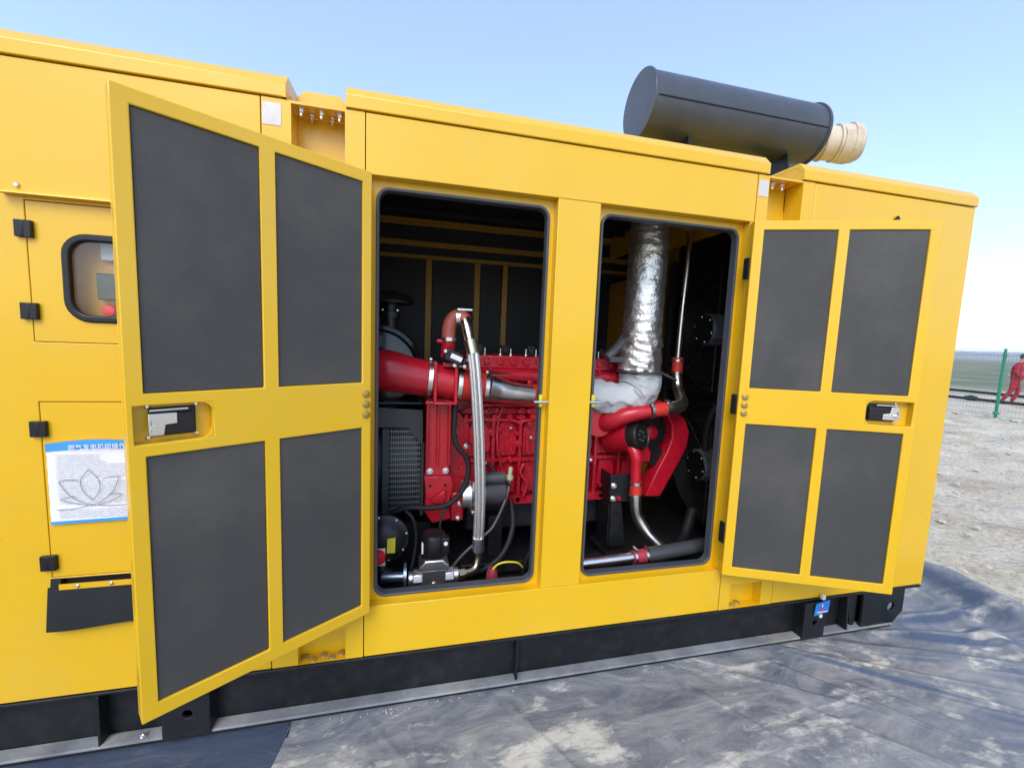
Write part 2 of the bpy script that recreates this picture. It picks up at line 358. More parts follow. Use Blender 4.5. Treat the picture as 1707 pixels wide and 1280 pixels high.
def liner(name, xs, ys, hf, off, dust, rag=0.0):
    vs, fs = [], []; nx, ny = len(xs) - 1, len(ys) - 1
    for j, y in enumerate(ys):
        for i, x0 in enumerate(xs):
            x = x0
            if rag and i == nx: x += rag * noise.noise(Vector((y * 2.2, 4.4, 0)))
            if rag and i == 0: x += 0.03 * noise.noise(Vector((y * 5, 1.4, 0)))
            vs.append((x, y, hf(x, y) + off))
    for j in range(ny):
        for i in range(nx):
            a = j * (nx + 1) + i; fs.append((a, a + 1, a + nx + 2, a + nx + 1))
    me = bpy.data.meshes.new(name); me.from_pydata(vs, [], fs)
    for p in me.polygons: p.use_smooth = True
    m = bpy.data.materials.new('black sheet with dust ' + name); m.use_nodes = True
    t = m.node_tree; b = t.nodes['Principled BSDF']; N, L = t.nodes.new, t.links.new
    tc = N('ShaderNodeTexCoord')
    mp = N('ShaderNodeMapping'); L(tc.outputs['Object'], mp.inputs[0]); mp.inputs['Rotation'].default_value = (0, 0, R(38)); mp.inputs['Scale'].default_value = (0.75, 1.5, 1)
    def nz(s, d, r, dist=0.0):
        q = N('ShaderNodeTexNoise'); q.inputs['Scale'].default_value = s; q.inputs['Detail'].default_value = d
        q.inputs['Roughness'].default_value = r; q.inputs['Distortion'].default_value = dist; L(mp.outputs[0], q.inputs['Vector']); return q.outputs['Fac']
    def mrg(f, a, c, lo, hi):
        q = N('ShaderNodeMapRange'); L(f, q.inputs[0]); q.inputs[1].default_value = a; q.inputs[2].default_value = c; q.inputs[3].default_value = lo; q.inputs[4].default_value = hi; return q.outputs[0]
    def mth(op, a, c):
        q = N('ShaderNodeMath'); q.operation = op; q.use_clamp = True
        for k, v in enumerate((a, c)):
            if isinstance(v, float): q.inputs[k].default_value = v
            else: L(v, q.inputs[k])
        return q.outputs[0]
    def mix2(a, ka, c, kc):
        q = N('ShaderNodeMath'); q.operation = 'MULTIPLY'; L(a, q.inputs[0]); q.inputs[1].default_value = ka
        p = N('ShaderNodeMath'); p.operation = 'MULTIPLY_ADD'; L(c, p.inputs[0]); p.inputs[1].default_value = kc; L(q.outputs[0], p.inputs[2]); return p.outputs[0]
    comb = mix2(nz(2.2, 7, 0.60, 1.2), 0.66, nz(12, 10, 0.75, 0.4), 0.34)
    big = mrg(comb, 0.485, 0.595, 0, 0.84 * min(1, dust * 1.0))
    film = mrg(nz(3.2, 10, 0.70, 1.6), 0.34, 0.68, 0.09 * dust, 0.48 * min(1, dust))
    ge_ = N('ShaderNodeNewGeometry'); sx = N('ShaderNodeSeparateXYZ'); L(ge_.outputs['Normal'], sx.inputs[0])
    flat = mrg(sx.outputs['Z'], 0.86, 0.985, 0.12, 1.0)
    d = mth('MULTIPLY', mth('MAXIMUM', big, film), flat)
    mx = N('ShaderNodeMix'); mx.data_type = 'RGBA'; L(d, mx.inputs[0]); mx.inputs[6].default_value = (0.043, 0.064, 0.110, 1); mx.inputs[7].default_value = (0.64, 0.61, 0.52, 1)
    L(mx.outputs[2], b.inputs['Base Color'])
    L(mrg(d, 0, 0.5, 0.27, 0.9), b.inputs['Roughness'])
    bp = N('ShaderNodeBump'); bp.inputs['Distance'].default_value = 0.02; bp.inputs['Strength'].default_value = 0.5
    L(nz(6, 5, 0.55, 0.8), bp.inputs['Height']); L(bp.outputs[0], b.inputs['Normal'])
    me.materials.append(m)
    return link(name, me, kind='structure')
def ridge(x, y, ax, ay, bx, by, wd, h):
    dx, dy = bx - ax, by - ay; l2 = dx * dx + dy * dy
    t = max(0, min(1, ((x - ax) * dx + (y - ay) * dy) / l2))
    px, py = ax + dx * t, ay + dy * t
    d = math.hypot(x - px, y - py); return h * math.exp(-(d / wd) ** 2) * (0.35 + 0.65 * math.sin(math.pi * min(1, t * 0.9 + 0.08)))
RIDGES = [(2.12, -.02, 2.95, -.62, .020, .022), (1.98, -.10, 2.55, -.75, .012, .012), (2.5, -.06, 3.4, -.42, .03, .022), (2.75, -.02, 3.7, -.25, .035, .028),
          (2.95, .05, 3.7, -.02, .04, .03), (2.25, -.28, 2.6, -.62, .016, .010), (.62, -.10, .95, -.70, .010, .007), (1.05, -.12, .92, -.75, .010, .006), (.18, -.06, .30, -.8, .008, .006),
          (2.9, -.3, 3.7, -.75, .04, .025), (2.6, -.45, 3.3, -.95, .03, .02), (1.5, -.2, 1.75, -.6, .012, .007),
          (.02, -.05, .42, -.62, .011, .006), (.42, -.08, .20, -.70, .010, .005), (1.28, -.08, 1.02, -.62, .010, .006), (1.72, -.12, 2.3, -.5, .012, .008), (2.3, -.12, 3.1, -.55, .022, .014), (2.62, -.16, 3.5, -.5, .02, .016), (3.0, -.1, 3.75, -.35, .028, .022), (1.9, -.35, 2.35, -.8, .014, .009)]
def hmain(x, y):
    h = 0.006 * noise.noise(Vector((x * 1.7, y * 1.9, 0))) + 0.003 * noise.noise(Vector((x * 5, y * 4, 2)))
    for r in RIDGES:
        if -1.1 < y < 0.5: h += ridge(x, y, *r)
    # raised hem along the right edge, folded over a low bank of sand
    e = x - 3.80 - 0.07 * math.sin(y * 2.3 + 0.6) - 0.03 * noise.noise(Vector((y * 3, 0, 0)))
    h += 0.15 * math.exp(-(e / 0.16) ** 2) * (0.75 + 0.5 * noise.noise(Vector((y * 1.6, 9, 0)))) 
    h += 0.03 * math.exp(-((e + 0.36) / 0.07) ** 2)
    if x > 2.9: h += 0.02 * noise.noise(Vector((x * 2.2 + y * 3, y * 6, 5))) * min(1, (x - 2.9) / 0.6)
    return max(h, -0.012)
def span(*seg):
    out = [seg[0][0]]
    for a, b, n in seg: out += [a + (b - a) * (i + 1) / n for i in range(n)]
    return out
YS = span((-2.6, -1.0, 30), (-1.0, 0.6, 190), (0.6, 2.6, 40))
liner('ground_sheet', span((-0.30, 3.96, 390)), YS, hmain, 0.006, 0.95, rag=0.10)
liner('ground_sheet', span((-3.6, -0.24, 90)), span((-2.6, 2.6, 90)), lambda x, y: 0.004 * noise.noise(Vector((x * 2, y * 2, 7))), 0.0, 0.10)

# distant hills
hv, hf_ = [], []
for ri, (d0, sc_) in enumerate(((2300, 0), (2420, 0.55), (2560, 1.0), (2700, 0.5), (2850, 0))):
    for i in range(121):
        a = R(-20 + 130 * i / 120)
        ht = (30 + 16 * noise.noise(Vector((i * 0.11, 3, 0))) + 5 * noise.noise(Vector((i * 0.5, 7, 0)))) * sc_
        hv.append((math.sin(a) * d0, math.cos(a) * d0, ht - (0.8 if sc_ == 0 else 0)))
for ri in range(4):
    for i in range(120):
        a = ri * 121 + i; hf_.append((a, a + 1, a + 122, a + 121))
me = bpy.data.meshes.new('hills'); me.from_pydata(hv, [], hf_); me.materials.append(HILL)
for p in me.polygons: p.use_smooth = True
link('hills', me, kind='structure')

# ------------------------------------------------------------------ enclosure
enc = thing('generator_enclosure', (0.6, 0.8, 0.02), 'long yellow steel generator enclosure with two open doors on a black skid', 'generator enclosure')
T = 0.05
# --- skid
skid = MB().box(-3.4, 2.97, 0.045, 0.06, 0.035, 0.236).box(-3.4, 3.0, 1.55, 1.6, 0.035, 0.236).build('base_frame', BLK, enc)
MB().box(-3.4, 3.15, -0.006, 1.66, 0.237, 0.249).build('top_flange', BLK, skid, bevel=0.003)
MB().box(-3.4, 2.955, -0.012, 0.044, 0.026, 0.037).box(-3.4, 2.955, 0.07, 1.5, 0.024, 0.03).build('bottom_flange', DUSTY, skid, bevel=0.003)
MB().box(-3.4, 2.955, 0.0, 0.03, 0.008, 0.0255).build('shadow_gap_strip', BLK, skid)  # black strip stands in for the shadow gap under the bottom flange
MB().box(0.664, 0.674, -0.004, 0.044, 0.038, 0.236).build('stiffener', BLK, skid, bevel=0.002)
MB().box(-1.9, -1.89, -0.004, 0.044, 0.038, 0.236).build('stiffener', BLK, skid, bevel=0.002)
def hole_plate(x0, x1, z0, z1, hx, hz, hr, y0, y1, n=32, cut=0.0):
    inner, outer = [], []
    for i in range(n):
        a = 2 * math.pi * i / n; c, s_ = math.cos(a), math.sin(a)
        inner.append((hx + hr * c, hz + hr * s_))
        k = 1e9
        if c > 1e-6: k = min(k, (x1 - hx) / c)
        if c < -1e-6: k = min(k, (x0 - hx) / c)
        if s_ > 1e-6: k = min(k, (z1 - hz) / s_)
        if s_ < -1e-6: k = min(k, (z0 - hz) / s_)
        px, pz = hx + k * c, hz + k * s_
        if cut and px - hx > 0 and pz < hz:
            lim = (x1 - cut); 
            over = (px - lim) - (pz - z0) * 1.0
            if over > 0: px -= over / 2; pz += over / 2
        outer.append((px, pz))
    # snap nearest samples onto the corners
    for cx, cz in ((x0, z0), (x0, z1), (x1, z1)) + (() if cut else ((x1, z0),)):
        i = min(range(n), key=lambda q: (outer[q][0] - cx) ** 2 + (outer[q][1] - cz) ** 2); outer[i] = (cx, cz)
    return MB().ring(outer, inner, y0, y1)
for (x0, x1, hx, hz, hr) in ((-0.728, -0.566, -0.642, 0.126, 0.017), (2.283, 2.43, 2.36, 0.12, 0.016)):
    hole_plate(x0, x1, 0.03, 0.236, hx, hz, hr, -0.022, -0.008).build('lifting_plate', BLK, skid, bevel=0.002)
    for a in (x0, x1 - 0.012): MB().box(a, a + 0.012, -0.0075, 0.044, 0.038, 0.236).build('plate_web', BLK, skid)
MB().box(-0.938, -0.928, -0.01, 0.044, 0.03, 0.236).build('fork_pocket', BLK, skid, bevel=0.002)
MB().box(-0.93, -0.73, -0.0135, 0.03, 0.0375, 0.0415).build('sill_plate', DUSTY, skid)
fix(HEX, 'bolt', (-0.80, 0.0, 0.042), (0, 0, 1), skid)
MB().prism([(-0.012, 0.038), (0.044, 0.038), (0.044, 0.236), (-0.004, 0.236)], 'x', 2.60, 2.612).prism([(2.62, 0.236), (2.70, 0.236), (2.70, 0.03), (2.675, 0.03)], 'y', 0.02, 0.034).build('gusset', BLK, skid, bevel=0.002)
hole_plate(2.72, 3.03, 0.012, 0.236, 2.935, 0.136, 0.026, -0.004, 0.012, n=48, cut=0.09).build('end_plate', BLK, skid, bevel=0.002)

# --- sheet metal
def holes(rects): return lambda x, z: not any(a < x < b and c < z < d for a, b, c, d in rects)
lrect = [(-1.047, -0.45, 1.533, 1.990), (-1.047, -0.45, 0.705, 1.333), (-1.047, -0.60, 0.535, 0.700)]
def gridpanel(x0, x1, z0, z1, rects, y0, y1):
    xs = sorted({x0, x1} | {v for r in rects for v in r[:2]}); zs = sorted({z0, z1} | {v for r in rects for v in r[2:]})
    return MB().grid(xs, zs, holes(rects), y0, y1)
gridpanel(-3.4, -0.3545, 0.252, 2.417, lrect, 0.0, 0.03).build('side_panel', YEL, enc, bevel=0.002)
gridpanel(2.0755, 3.16, 0.252, 2.417, [], 0.0, 0.03).build('side_panel', YEL, enc, bevel=0.003)
MB().box(3.13, 3.16, 0.0305, 1.66, 0.252, 2.417).build('end_panel', YEL, enc, bevel=0.002)
MB().box(-0.001, 1.7385, 0, T, 2.20, 2.417).build('header_panel', YEL, enc, bevel=0.002)
MB().box(-0.001, 1.7385, 0, T, 0.252, 0.473).build('sill_panel', YEL, enc, bevel=0.002)
MB().box(0.765, 0.957, 0, T, 0.4745, 2.1985).build('centre_post', YEL, enc, bevel=0.002)
MB().box(1.7195, 1.7385, 0, T, 0.4745, 2.1985).build('door_stile', YEL, enc, bevel=0.002)
MB().box(-0.001, 0.012, 0, T, 0.4745, 2.1985).build('door_stile', YEL, enc, bevel=0.002)
# corner posts with lifting niches at top and bottom
def post(x0, x1, n0, n1):
    rects = [(n0, n1, 2.10, 2.408), (n0, n1, 0.2521, 0.385)]
    p = gridpanel(x0, x1, 0.252, 2.417, rects, 0.0, 0.025).build('corner_post', YEL, enc, bevel=0.002)
    for (z0, z1) in ((2.10, 2.408), (0.252, 0.385)):
        b = MB()
        yb = 0.10 if z0 > 1 else 0.055
        b.box(n0, n1, yb, 0.11, z0, z1)                                   # back
        b.box(n0 - 0.008, n0 - 0.0005, 0.0255, 0.11, z0, z1); b.box(n1 + 0.0005, n1 + 0.008, 0.0255, 0.11, z0, z1)
        b.box(n0, n1, 0.0255, 0.0995, z1 + 0.0005, z1 + 0.008); b.box(n0, n1, 0.0255, 0.0995, z0 - 0.008, z0 - 0.0005)
        b.build('niche', YEL, p)
    return p
p1 = post(-0.3505, -0.0045, -0.255, -0.074)
p2 = post(1.7425, 2.0715, 1.805, 2.000)
# lifting plates that stand up behind the niches
def upright(x0, x1, hx, parent, ytop):
    n = 48; outer, inner = [], []
    zb, zt, c = 2.424, 2.505, 0.03
    poly = [(x0, zb), (x1, zb), (x1, zt - c), (x1 - c, zt), (x0 + c, zt), (x0, zt - c)]
    MB().prism(poly, 'y', ytop, ytop + 0.01).build('lifting_lug', YEL, parent, bevel=0.0015)
    MB().tube([(hx - 0.04, ytop - 0.004, 2.432), (hx - 0.022, ytop - 0.004, 2.449), (hx, ytop - 0.004, 2.455), (hx + 0.022, ytop - 0.004, 2.449), (hx + 0.04, ytop - 0.004, 2.432)], 0.004, n=8).build('eye_hole_edge', BLK, parent)  # dark arc drawn as the edge of the lifting eye hole
    MB().prism([(hx - 0.034, 2.426), (hx + 0.034, 2.426), (hx + 0.02, 2.44), (hx, 2.445), (hx - 0.02, 2.44)], 'y', ytop - 0.003, ytop - 0.0005).build('eye_hole_sky', SILV, parent)  # pale plate stands in for bright sky seen through the lifting eye
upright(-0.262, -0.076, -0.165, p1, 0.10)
for k, (bx, by) in enumerate(((-0.228, 0.03), (-0.200, 0.07), (-0.160, 0.03), (-0.128, 0.07), (-0.097, 0.03))):
    fix(HEX, 'bolt', (bx, by, 2.4075), (0, 0, -1), p1, 1.25)
for bx in (1.868, 1.925):
    fix(HEX, 'bolt', (bx, 0.05, 2.4075), (0, 0, -1), p2, 1.4); fix(HEX, 'bolt', (bx, 0.05, 2.4175), (0, 0, 1), p2, 1.0)
for bx, by in ((-0.235, 0.036), (-0.20, 0.02), (-0.165, 0.038), (-0.13, 0.02), (-0.095, 0.036)): fix(PLUG, 'bolt', (bx, by, 0.2525), (0, -0.4, 1), p1, 0.95)
for bx, by in ((1.845, 0.022), (1.89, 0.038)): fix(PLUG, 'bolt', (bx, by, 0.2525), (0, -0.4, 1), p2, 1.1)
MB().box(-0.348, -0.287, -0.0018, -0.0003, 2.325, 2.40).build('sticker', STKR, p1)
MB().box(1.747, 1.80, -0.0018, -0.0003, 2.32, 2.392).build('sticker', STKR, p2)
# roofs
def roof(x0, x1):
    o = [(-0.008, 2.4215), (-0.008, 2.468), (0.028, 2.508), (1.68, 2.535), (1.68, 2.50), (0.05, 2.490), (0.010, 2.46), (0.010, 2.4215)]
    r = MB().prism(o, 'x', x0, x1).build('roof', YEL, enc, bevel=0.003)
    full = [(-0.0075, 2.4215), (-0.0075, 2.4675), (0.028, 2.5075), (1.679, 2.534), (1.679, 2.30), (0.10, 2.30), (0.10, 2.4215)]
    for a, b in ((x0 + 0.001, x0 + 0.012), (x1 - 0.012, x1 - 0.001)): MB().prism(full, 'x', a, b).build('end_cap', YEL, r)
    return r
roof(-3.4, -0.268); roof(-0.071, 1.797); roof(1.994, 3.165)
MB().box(-0.2675, -0.0715, 0.11, 1.66, 2.40, 2.42).box(1.7975, 1.9935, 0.11, 1.66, 2.40, 2.42).build('gutter', YEL, enc)
# recessed rims and rubber seals
for (x0, x1) in ((0.012, 0.765), (0.957, 1.7195)):
    a = rrect(x0 + 0.0005, x1 - 0.0005, 0.4735, 2.1995, 0.0008); i = rrect(x0 + 0.026, x1 - 0.026, 0.492, 2.168, 0.045)
    rim = MB().ring(a, i, 0.046, 0.056).build('door_rim', YEL, enc, smooth=40)
    MB().ring(rrect(x0 + 0.022, x1 - 0.022, 0.488, 2.172, 0.049), rrect(x0 + 0.034, x1 - 0.034, 0.500, 2.160, 0.040), 0.034, 0.078).build('rubber_seal', RUB, rim, bevel=0.004, smooth=45)
# striker pins on the centre post for the two door latches
for x, s in ((0.735, 1), (0.985, -1)):
    st = MB().box(x - 0.009, x + 0.009, 0.02, 0.034, 1.312, 1.368).build('striker', YLAB, enc, bevel=0.005)
    MB().cyl((x - 0.035, 0.014, 1.337), (x + 0.035, 0.014, 1.337), 0.006).build('striker_pin', CHR, st)
for z0, z1 in ((1.928, 2.026), (1.289, 1.385), (0.641, 0.745)):
    MB().box(1.690, 1.702, -0.046, -0.012, z0, z1).build('hinge', BLK, enc, bevel=0.003)

MB().prism([(2.585, 2.296), (2.622, 2.299), (2.614, 2.312), (2.608, 2.317)], 'y', -0.010, -0.0005).build('hook', BLK, enc)
# --- inside of the engine room
MB().box(-0.6, 2.4, 0.1, 1.6, 0.236, 0.25).build('floor_plate', LIN, enc)
back = MB().box(-3.4, 3.13, 1.62, 1.66, 0.252, 2.50).build('back_wall', YEL, enc)
for x0, x1 in ((-0.36, 0.278), (0.327, 0.648), (0.700, 0.870), (0.920, 1.56), (1.61, 2.1)):
    MB().box(x0, x1, 1.606, 1.6195, 0.30, 2.185).build('insulation_panel', LIN, back, bevel=0.003)
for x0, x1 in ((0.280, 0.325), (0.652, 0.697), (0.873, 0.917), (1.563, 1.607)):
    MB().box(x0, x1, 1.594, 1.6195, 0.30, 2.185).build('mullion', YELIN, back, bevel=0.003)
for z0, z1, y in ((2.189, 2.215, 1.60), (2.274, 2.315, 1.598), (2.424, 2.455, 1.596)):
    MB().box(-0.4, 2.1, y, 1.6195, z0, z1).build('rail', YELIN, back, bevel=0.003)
for z0, z1 in ((2.216, 2.273), (2.316, 2.423)):
    MB().box(-0.4, 2.1, 1.606, 1.6195, z0, z1).build('insulation_strip', LIN, back)
ceil = MB().box(-0.055, 1.78, 0.06, 1.59, 2.47, 2.488).build('ceiling_lining', LIN, enc)
for y in (0.45, 0.95, 1.35):
    MB().box(-0.055, 1.78, y, y + 0.05, 2.44, 2.4695).build('ceiling_rib', LIN, ceil)
MB().box(-0.62, -0.60, 0.06, 1.6, 0.25, 2.46).build('bulkhead', LIN, enc)
MB().box(2.44, 2.46, 0.06, 1.6, 0.25, 2.46).build('bulkhead', LIN, enc)
MB().box(-0.355, -0.005, 0.115, 0.125, 0.25, 2.42).box(1.743, 2.07, 0.115, 0.125, 0.25, 2.42).build('post_lining', LIN, enc)
MB().box(-3.4, -1.1, 0.032, 0.04, 0.25, 2.42).box(2.08, 3.12, 0.032, 0.04, 0.25, 2.42).build('panel_lining', LIN, enc)
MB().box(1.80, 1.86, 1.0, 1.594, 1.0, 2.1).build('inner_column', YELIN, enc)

# --- doors
def door(org, t, n, us, w0, w1, latch, sgn):
    M = Matrix(((t[0], n[0], 0, org[0]), (t[1], n[1], 0, org[1]), (0, 0, 1, 0), (0, 0, 0, 1)))
    Z = [0.484, 0.530, 1.249, 1.421, 2.146, 2.187]
    H = [(us[0], us[1], Z[1], Z[2]), (us[2], us[3], Z[1], Z[2]), (us[0], us[1], Z[3], Z[4]), (us[2], us[3], Z[3], Z[4]), latch]
    xs = sorted({w0, w1} | {v for h in H for v in h[:2]}); zs = sorted({Z[0], Z[5]} | {v for h in H for v in h[2:]})
    d = MB().grid(xs, zs, holes(H), -0.05, 0.0).xf(M).build('door', YEL, enc, bevel=0.003)
    MB().box(w0, w1, -0.0565, -0.0505, Z[0], Z[5]).xf(M).build('outer_skin', YEL, d, bevel=0.002)
    for h in H[:4]:
        MB().box(h[0] + 0.001, h[1] - 0.001, -0.045, -0.006, h[2] + 0.001, h[3] - 0.001).xf(M).build('insulation_panel', FOAM, d, bevel=0.002)
    # folded rim seams at the mitred corners
    a, b, c, e = latch
    MB().box(a + 0.0005, b - 0.0005, -0.04, -0.033, c + 0.0005, e - 0.0005).xf(M).build('latch_pocket', YEL, d)
    ie = a if abs(a - us[1]) < abs(b - us[1]) else b      # inner end is rounded
    q = 1 if ie == a else -1
    f = MB(); r = 0.028
    for z, k in ((c, 1), (e, -1)):
        pts = [(ie, z)] + [(ie + q * r - q * r * math.cos(R(90 * i / 6)), z + k * r - k * r * math.sin(R(90 * i / 6))) for i in range(7)]
        f.prism(pts, 'y', -0.033, -0.0004)
    f.xf(M).build('pocket_corner', YEL, d)
    return d, M
aL, aR_ = R(34.835), R(22.692)
dl, ML = door((0, -0.077), (-math.cos(aL), -math.sin(aL)), (math.sin(aL), -math.cos(aL)), (0.003, 0.294, 0.338, 0.630), -0.033, 0.668, (0.476, 0.653, 1.283, 1.388), -1)
dr, MR = door((1.719, -0.071), (math.cos(aR_), -math.sin(aR_)), (-math.sin(aR_), -math.cos(aR_)), (0.013, 0.320, 0.365, 0.679), -0.031, 0.722, (0.517, 0.705, 1.283, 1.392), 1)
def latch_set(d, M, u_out, u_in, zc):
    lo, hi = min(u_out, u_in), max(u_out, u_in); s = 1 if u_in < u_out else -1      # s: from inner towards outer edge is +
    b = MB().box(lo, hi, -0.0325, -0.022, zc - 0.040, zc + 0.040).box(lo + 0.006, hi - 0.006, -0.0218, -0.008, zc - 0.034, zc + 0.024).xf(M).build('latch', BLKC, d, bevel=0.003)
    def U(f): return u_out - s * f
    top = 0.030 if s > 0 else 0.004
    poly = [(U(-0.004), zc - 0.034), (U(0.028), zc - 0.034), (U(0.032), zc - 0.006), (U(0.058), zc - 0.004), (U(0.058), zc + 0.026), (U(-0.004), zc + 0.026)] if s > 0 and M is ML else \
           [(U(-0.004), zc - 0.030), (U(0.060), zc - 0.030), (U(0.058), zc - 0.006), (U(0.030), zc - 0.002), (U(0.026), zc + 0.028), (U(-0.004), zc + 0.028)]
    MB().prism(poly, 'y', -0.0077, -0.003).xf(M).build('latch_plate', STEEL, b, bevel=0.001)
    MB().cyl((U(0.006), -0.003, zc - 0.012), (U(0.006), 0.006, zc - 0.012), 0.007).cyl((U(-0.002), 0.002, zc + 0.01), (U(-0.002), 0.002, zc - 0.022), 0.004).xf(M).build('latch_bolt', CHR, b)
    MB().cyl((U(0.0), -0.012, zc + 0.034), (U(0.085), -0.012, zc + 0.034), 0.004, 10).xf(M).build('latch_rod', STEEL, b)
    for uu in (lo - 0.002, hi + 0.002):
        for zz in (zc - 0.043, zc + 0.043):
            p = M @ Vector((uu, -0.0325, zz)); nrm = M.to_3x3() @ Vector((0, 1, 0))
            fix(SCREW, 'screw', p, nrm, d, 1.4)
latch_set(dl, ML, 0.618, 0.513, 1.338)
latch_set(dr, MR, 0.648, 0.529, 1.338)
for M, u, d in ((ML, -0.012, dl), (MR, -0.001, dr)):
    for z in (1.377, 1.338, 1.299):
        fix(PLUG, 'plug', M @ Vector((u, 0.0002, z)), M.to_3x3() @ Vector((0, 1, 0)), d)

# --- control door with window, lower hatch, cable flap (left module)
cd = MB().ring(rrect(-1.0445, -0.4525, 1.5355, 1.9875, 0.002), rrect(-0.936, -0.56, 1.622, 1.878, 0.055), 0.001, 0.02).build('control_door', YEL, enc, bevel=0.0015)
MB().ring(rrect(-0.955, -0.54, 1.604, 1.896, 0.072), rrect(-0.931, -0.566, 1.628, 1.872, 0.050), -0.008, 0.012).build('window_seal', BLKC, cd, bevel=0.006, smooth=50)
MB().box(-0.93, -0.566, 0.004, 0.008, 1.628, 1.872).build('pane', glass, cd)
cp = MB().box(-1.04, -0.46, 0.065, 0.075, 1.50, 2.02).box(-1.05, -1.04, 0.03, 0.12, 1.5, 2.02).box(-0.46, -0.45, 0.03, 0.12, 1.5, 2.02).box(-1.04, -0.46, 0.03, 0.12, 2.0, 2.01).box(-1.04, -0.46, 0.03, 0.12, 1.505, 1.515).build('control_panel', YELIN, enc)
MB().box(-0.885, -0.70, 0.035, 0.0645, 1.685, 1.775).build('controller', SCREEN, cp, bevel=0.004)
MB().box(-0.875, -0.70, 0.045, 0.0645, 1.82, 1.95).build('meter', INKL, cp, bevel=0.004)
MB().lathe([(0.022, 0), (0.022, 0.010), (0.018, 0.02), (0.0, 0.024)], (-0.860, 0.0645, 1.648), (0, -1, 0)).build('stop_button', RBTN, cp)
can = MB().prism([(-0.032, 2.0), (-0.030, 2.006), (-0.0005, 2.020), (-0.0005, 2.0)], 'x', -1.095, -0.40).build('rain_ledge', YEL, enc, bevel=0.001)
for x in (-1.06, -0.75): fix(SCREW, 'screw', (x, -0.0005, 2.032), (0, -1, 0), enc, 1.6)
ld = MB().box(-1.0445, -0.4525, 0.001, 0.02, 0.7075, 1.3305).build('lower_hatch', YEL, enc, bevel=0.0015)
for z in (1.897, 1.634, 1.240, 0.764):
    h = MB().box(-1.069, -1.0485, -0.014, -0.0005, z - 0.027, z + 0.027).box(-1.0455, -1.024, -0.014, 0.0005, z - 0.027, z + 0.027).cyl((-1.047, -0.009, z - 0.026), (-1.047, -0.009, z + 0.026), 0.007, 10).build('hinge', BLKC, enc, bevel=0.003)
fl = MB().box(-1.05, -1.02, -0.004, 0.02, 0.665, 0.703).grid([-1.055 + 0.02 * i for i in range(23)], [0.525, 0.58, 0.64, 0.672], lambda x, z: True, -0.008, -0.003)
for v in fl.bm.verts: v.co.z += 0.006 * math.sin(v.co.x * 14) * (0.68 - v.co.z) / 0.15; v.co.y -= 0.02 * (0.672 - v.co.z) / 0.15 if v.co.y < 0 else 0
fl = fl.build('rubber_flap', HOSE, enc)
MB().box(-1.02, -0.60, -0.012, -0.0085, 0.664, 0.684).build('flap_strip', YEL, fl)
for x in (-0.965, -0.865, -0.765): fix(SCREW, 'screw', (x, -0.012, 0.675), (0, -1, 0), fl, 1.3)
MB().box(-1.04, -0.61, 0.022, 0.028, 0.53, 0.71).build('slot_lining', LIN, enc)

# ------------------------------------------------------------------ paper notice, blue tag
nt_ = thing('paper_notice', (-0.90, -0.001, 0.90), 'white printed paper notice with blue bands and lotus drawing on the lower hatch', 'notice')
pb = MB(); xs = [-1.033 + 0.0305 * i for i in range(12)]; zs = [0.900 + 0.0262 * j for j in range(12)]
pb.grid(xs, zs, lambda x, z: True, -0.0045, -0.0035)
def pwave(x, z): return -0.0022 * math.sin(z * 55 + x * 6) * math.sin(x * 13 + 1) - 0.0015 * math.sin(z * 120) + (-0.004 if z > 1.17 else 0)
def ztop(x): return 0.014 * math.sin(max(0, min(1, (x + 1.033) / 0.30)) * math.pi)
for v in pb.bm.verts: v.co.y += pwave(v.co.x, v.co.z); v.co.z += ztop(v.co.x) * max(0, (v.co.z - 1.1) / 0.09) + 0.03 * max(0, v.co.x + 1.033) * (1 - (v.co.z - 0.9) / 0.29)
sheet = pb.build('sheet', WHT, nt_, smooth=60)
def strip(z0, z1, name, m, dy=-0.0012, x0=-1.033, x1=-0.6975, par=None):
    b = MB(); n = 24
    b.grid([x0 + (x1 - x0) * i / n for i in range(n + 1)], [z0, z1], lambda x, z: True, -0.0045 + dy, -0.0045 + dy + 0.0006)
    for v in b.bm.verts: v.co.y += pwave(v.co.x, v.co.z); v.co.z += ztop(v.co.x) * max(0, (v.co.z - 1.1) / 0.09) + 0.03 * max(0, v.co.x + 1.033) * (1 - (v.co.z - 0.9) / 0.29)
    return b.build(name, m, par or nt_, smooth=60)
strip(1.160, 1.1885, 'header_band', HEAD); strip(0.901, 0.912, 'footer_band', HEAD)
tx = MB()
def inkline(pts, wd, b, y=-0.0105):
    for (xa, za), (xb, zb) in zip(pts, pts[1:]):
        dx, dz = xb - xa, zb - za; l = math.hypot(dx, dz) or 1; nx, nz_ = -dz / l * wd / 2, dx / l * wd / 2
        b.prism([(xa + nx, za + nz_), (xb + nx, zb + nz_), (xb - nx, zb - nz_), (xa - nx, za - nz_)], 'y', y, y + 0.0004)
for k in range(27):
    z = 1.148 - k * 0.0085
    if 0.955 < z < 0.972: continue
    x = -1.006; ln = rnd.choice((0.09, 0.2, 0.26, 0.3)) if k > 3 else 0.12
    while x < -1.006 + ln:
        l = rnd.uniform(0.006, 0.03); inkline([(x, z), (x + l, z + 0.03 * l)], 0.0022, tx); x += l + rnd.uniform(0.002, 0.005)
tx.build('printed_lines', INKL, nt_, smooth=0, kind='stuff')
lo = MB()
def arc(pts): inkline([(p.x, p.z) for p in smooth_path([(a, 0, b) for a, b in pts], 8)], 0.0019, lo, y=-0.0112)
arc([(-0.913, 1.096), (-0.937, 1.06), (-0.932, 1.02), (-0.905, 0.985)]); arc([(-0.913, 1.096), (-0.886, 1.06), (-0.884, 1.02), (-0.905, 0.985)])
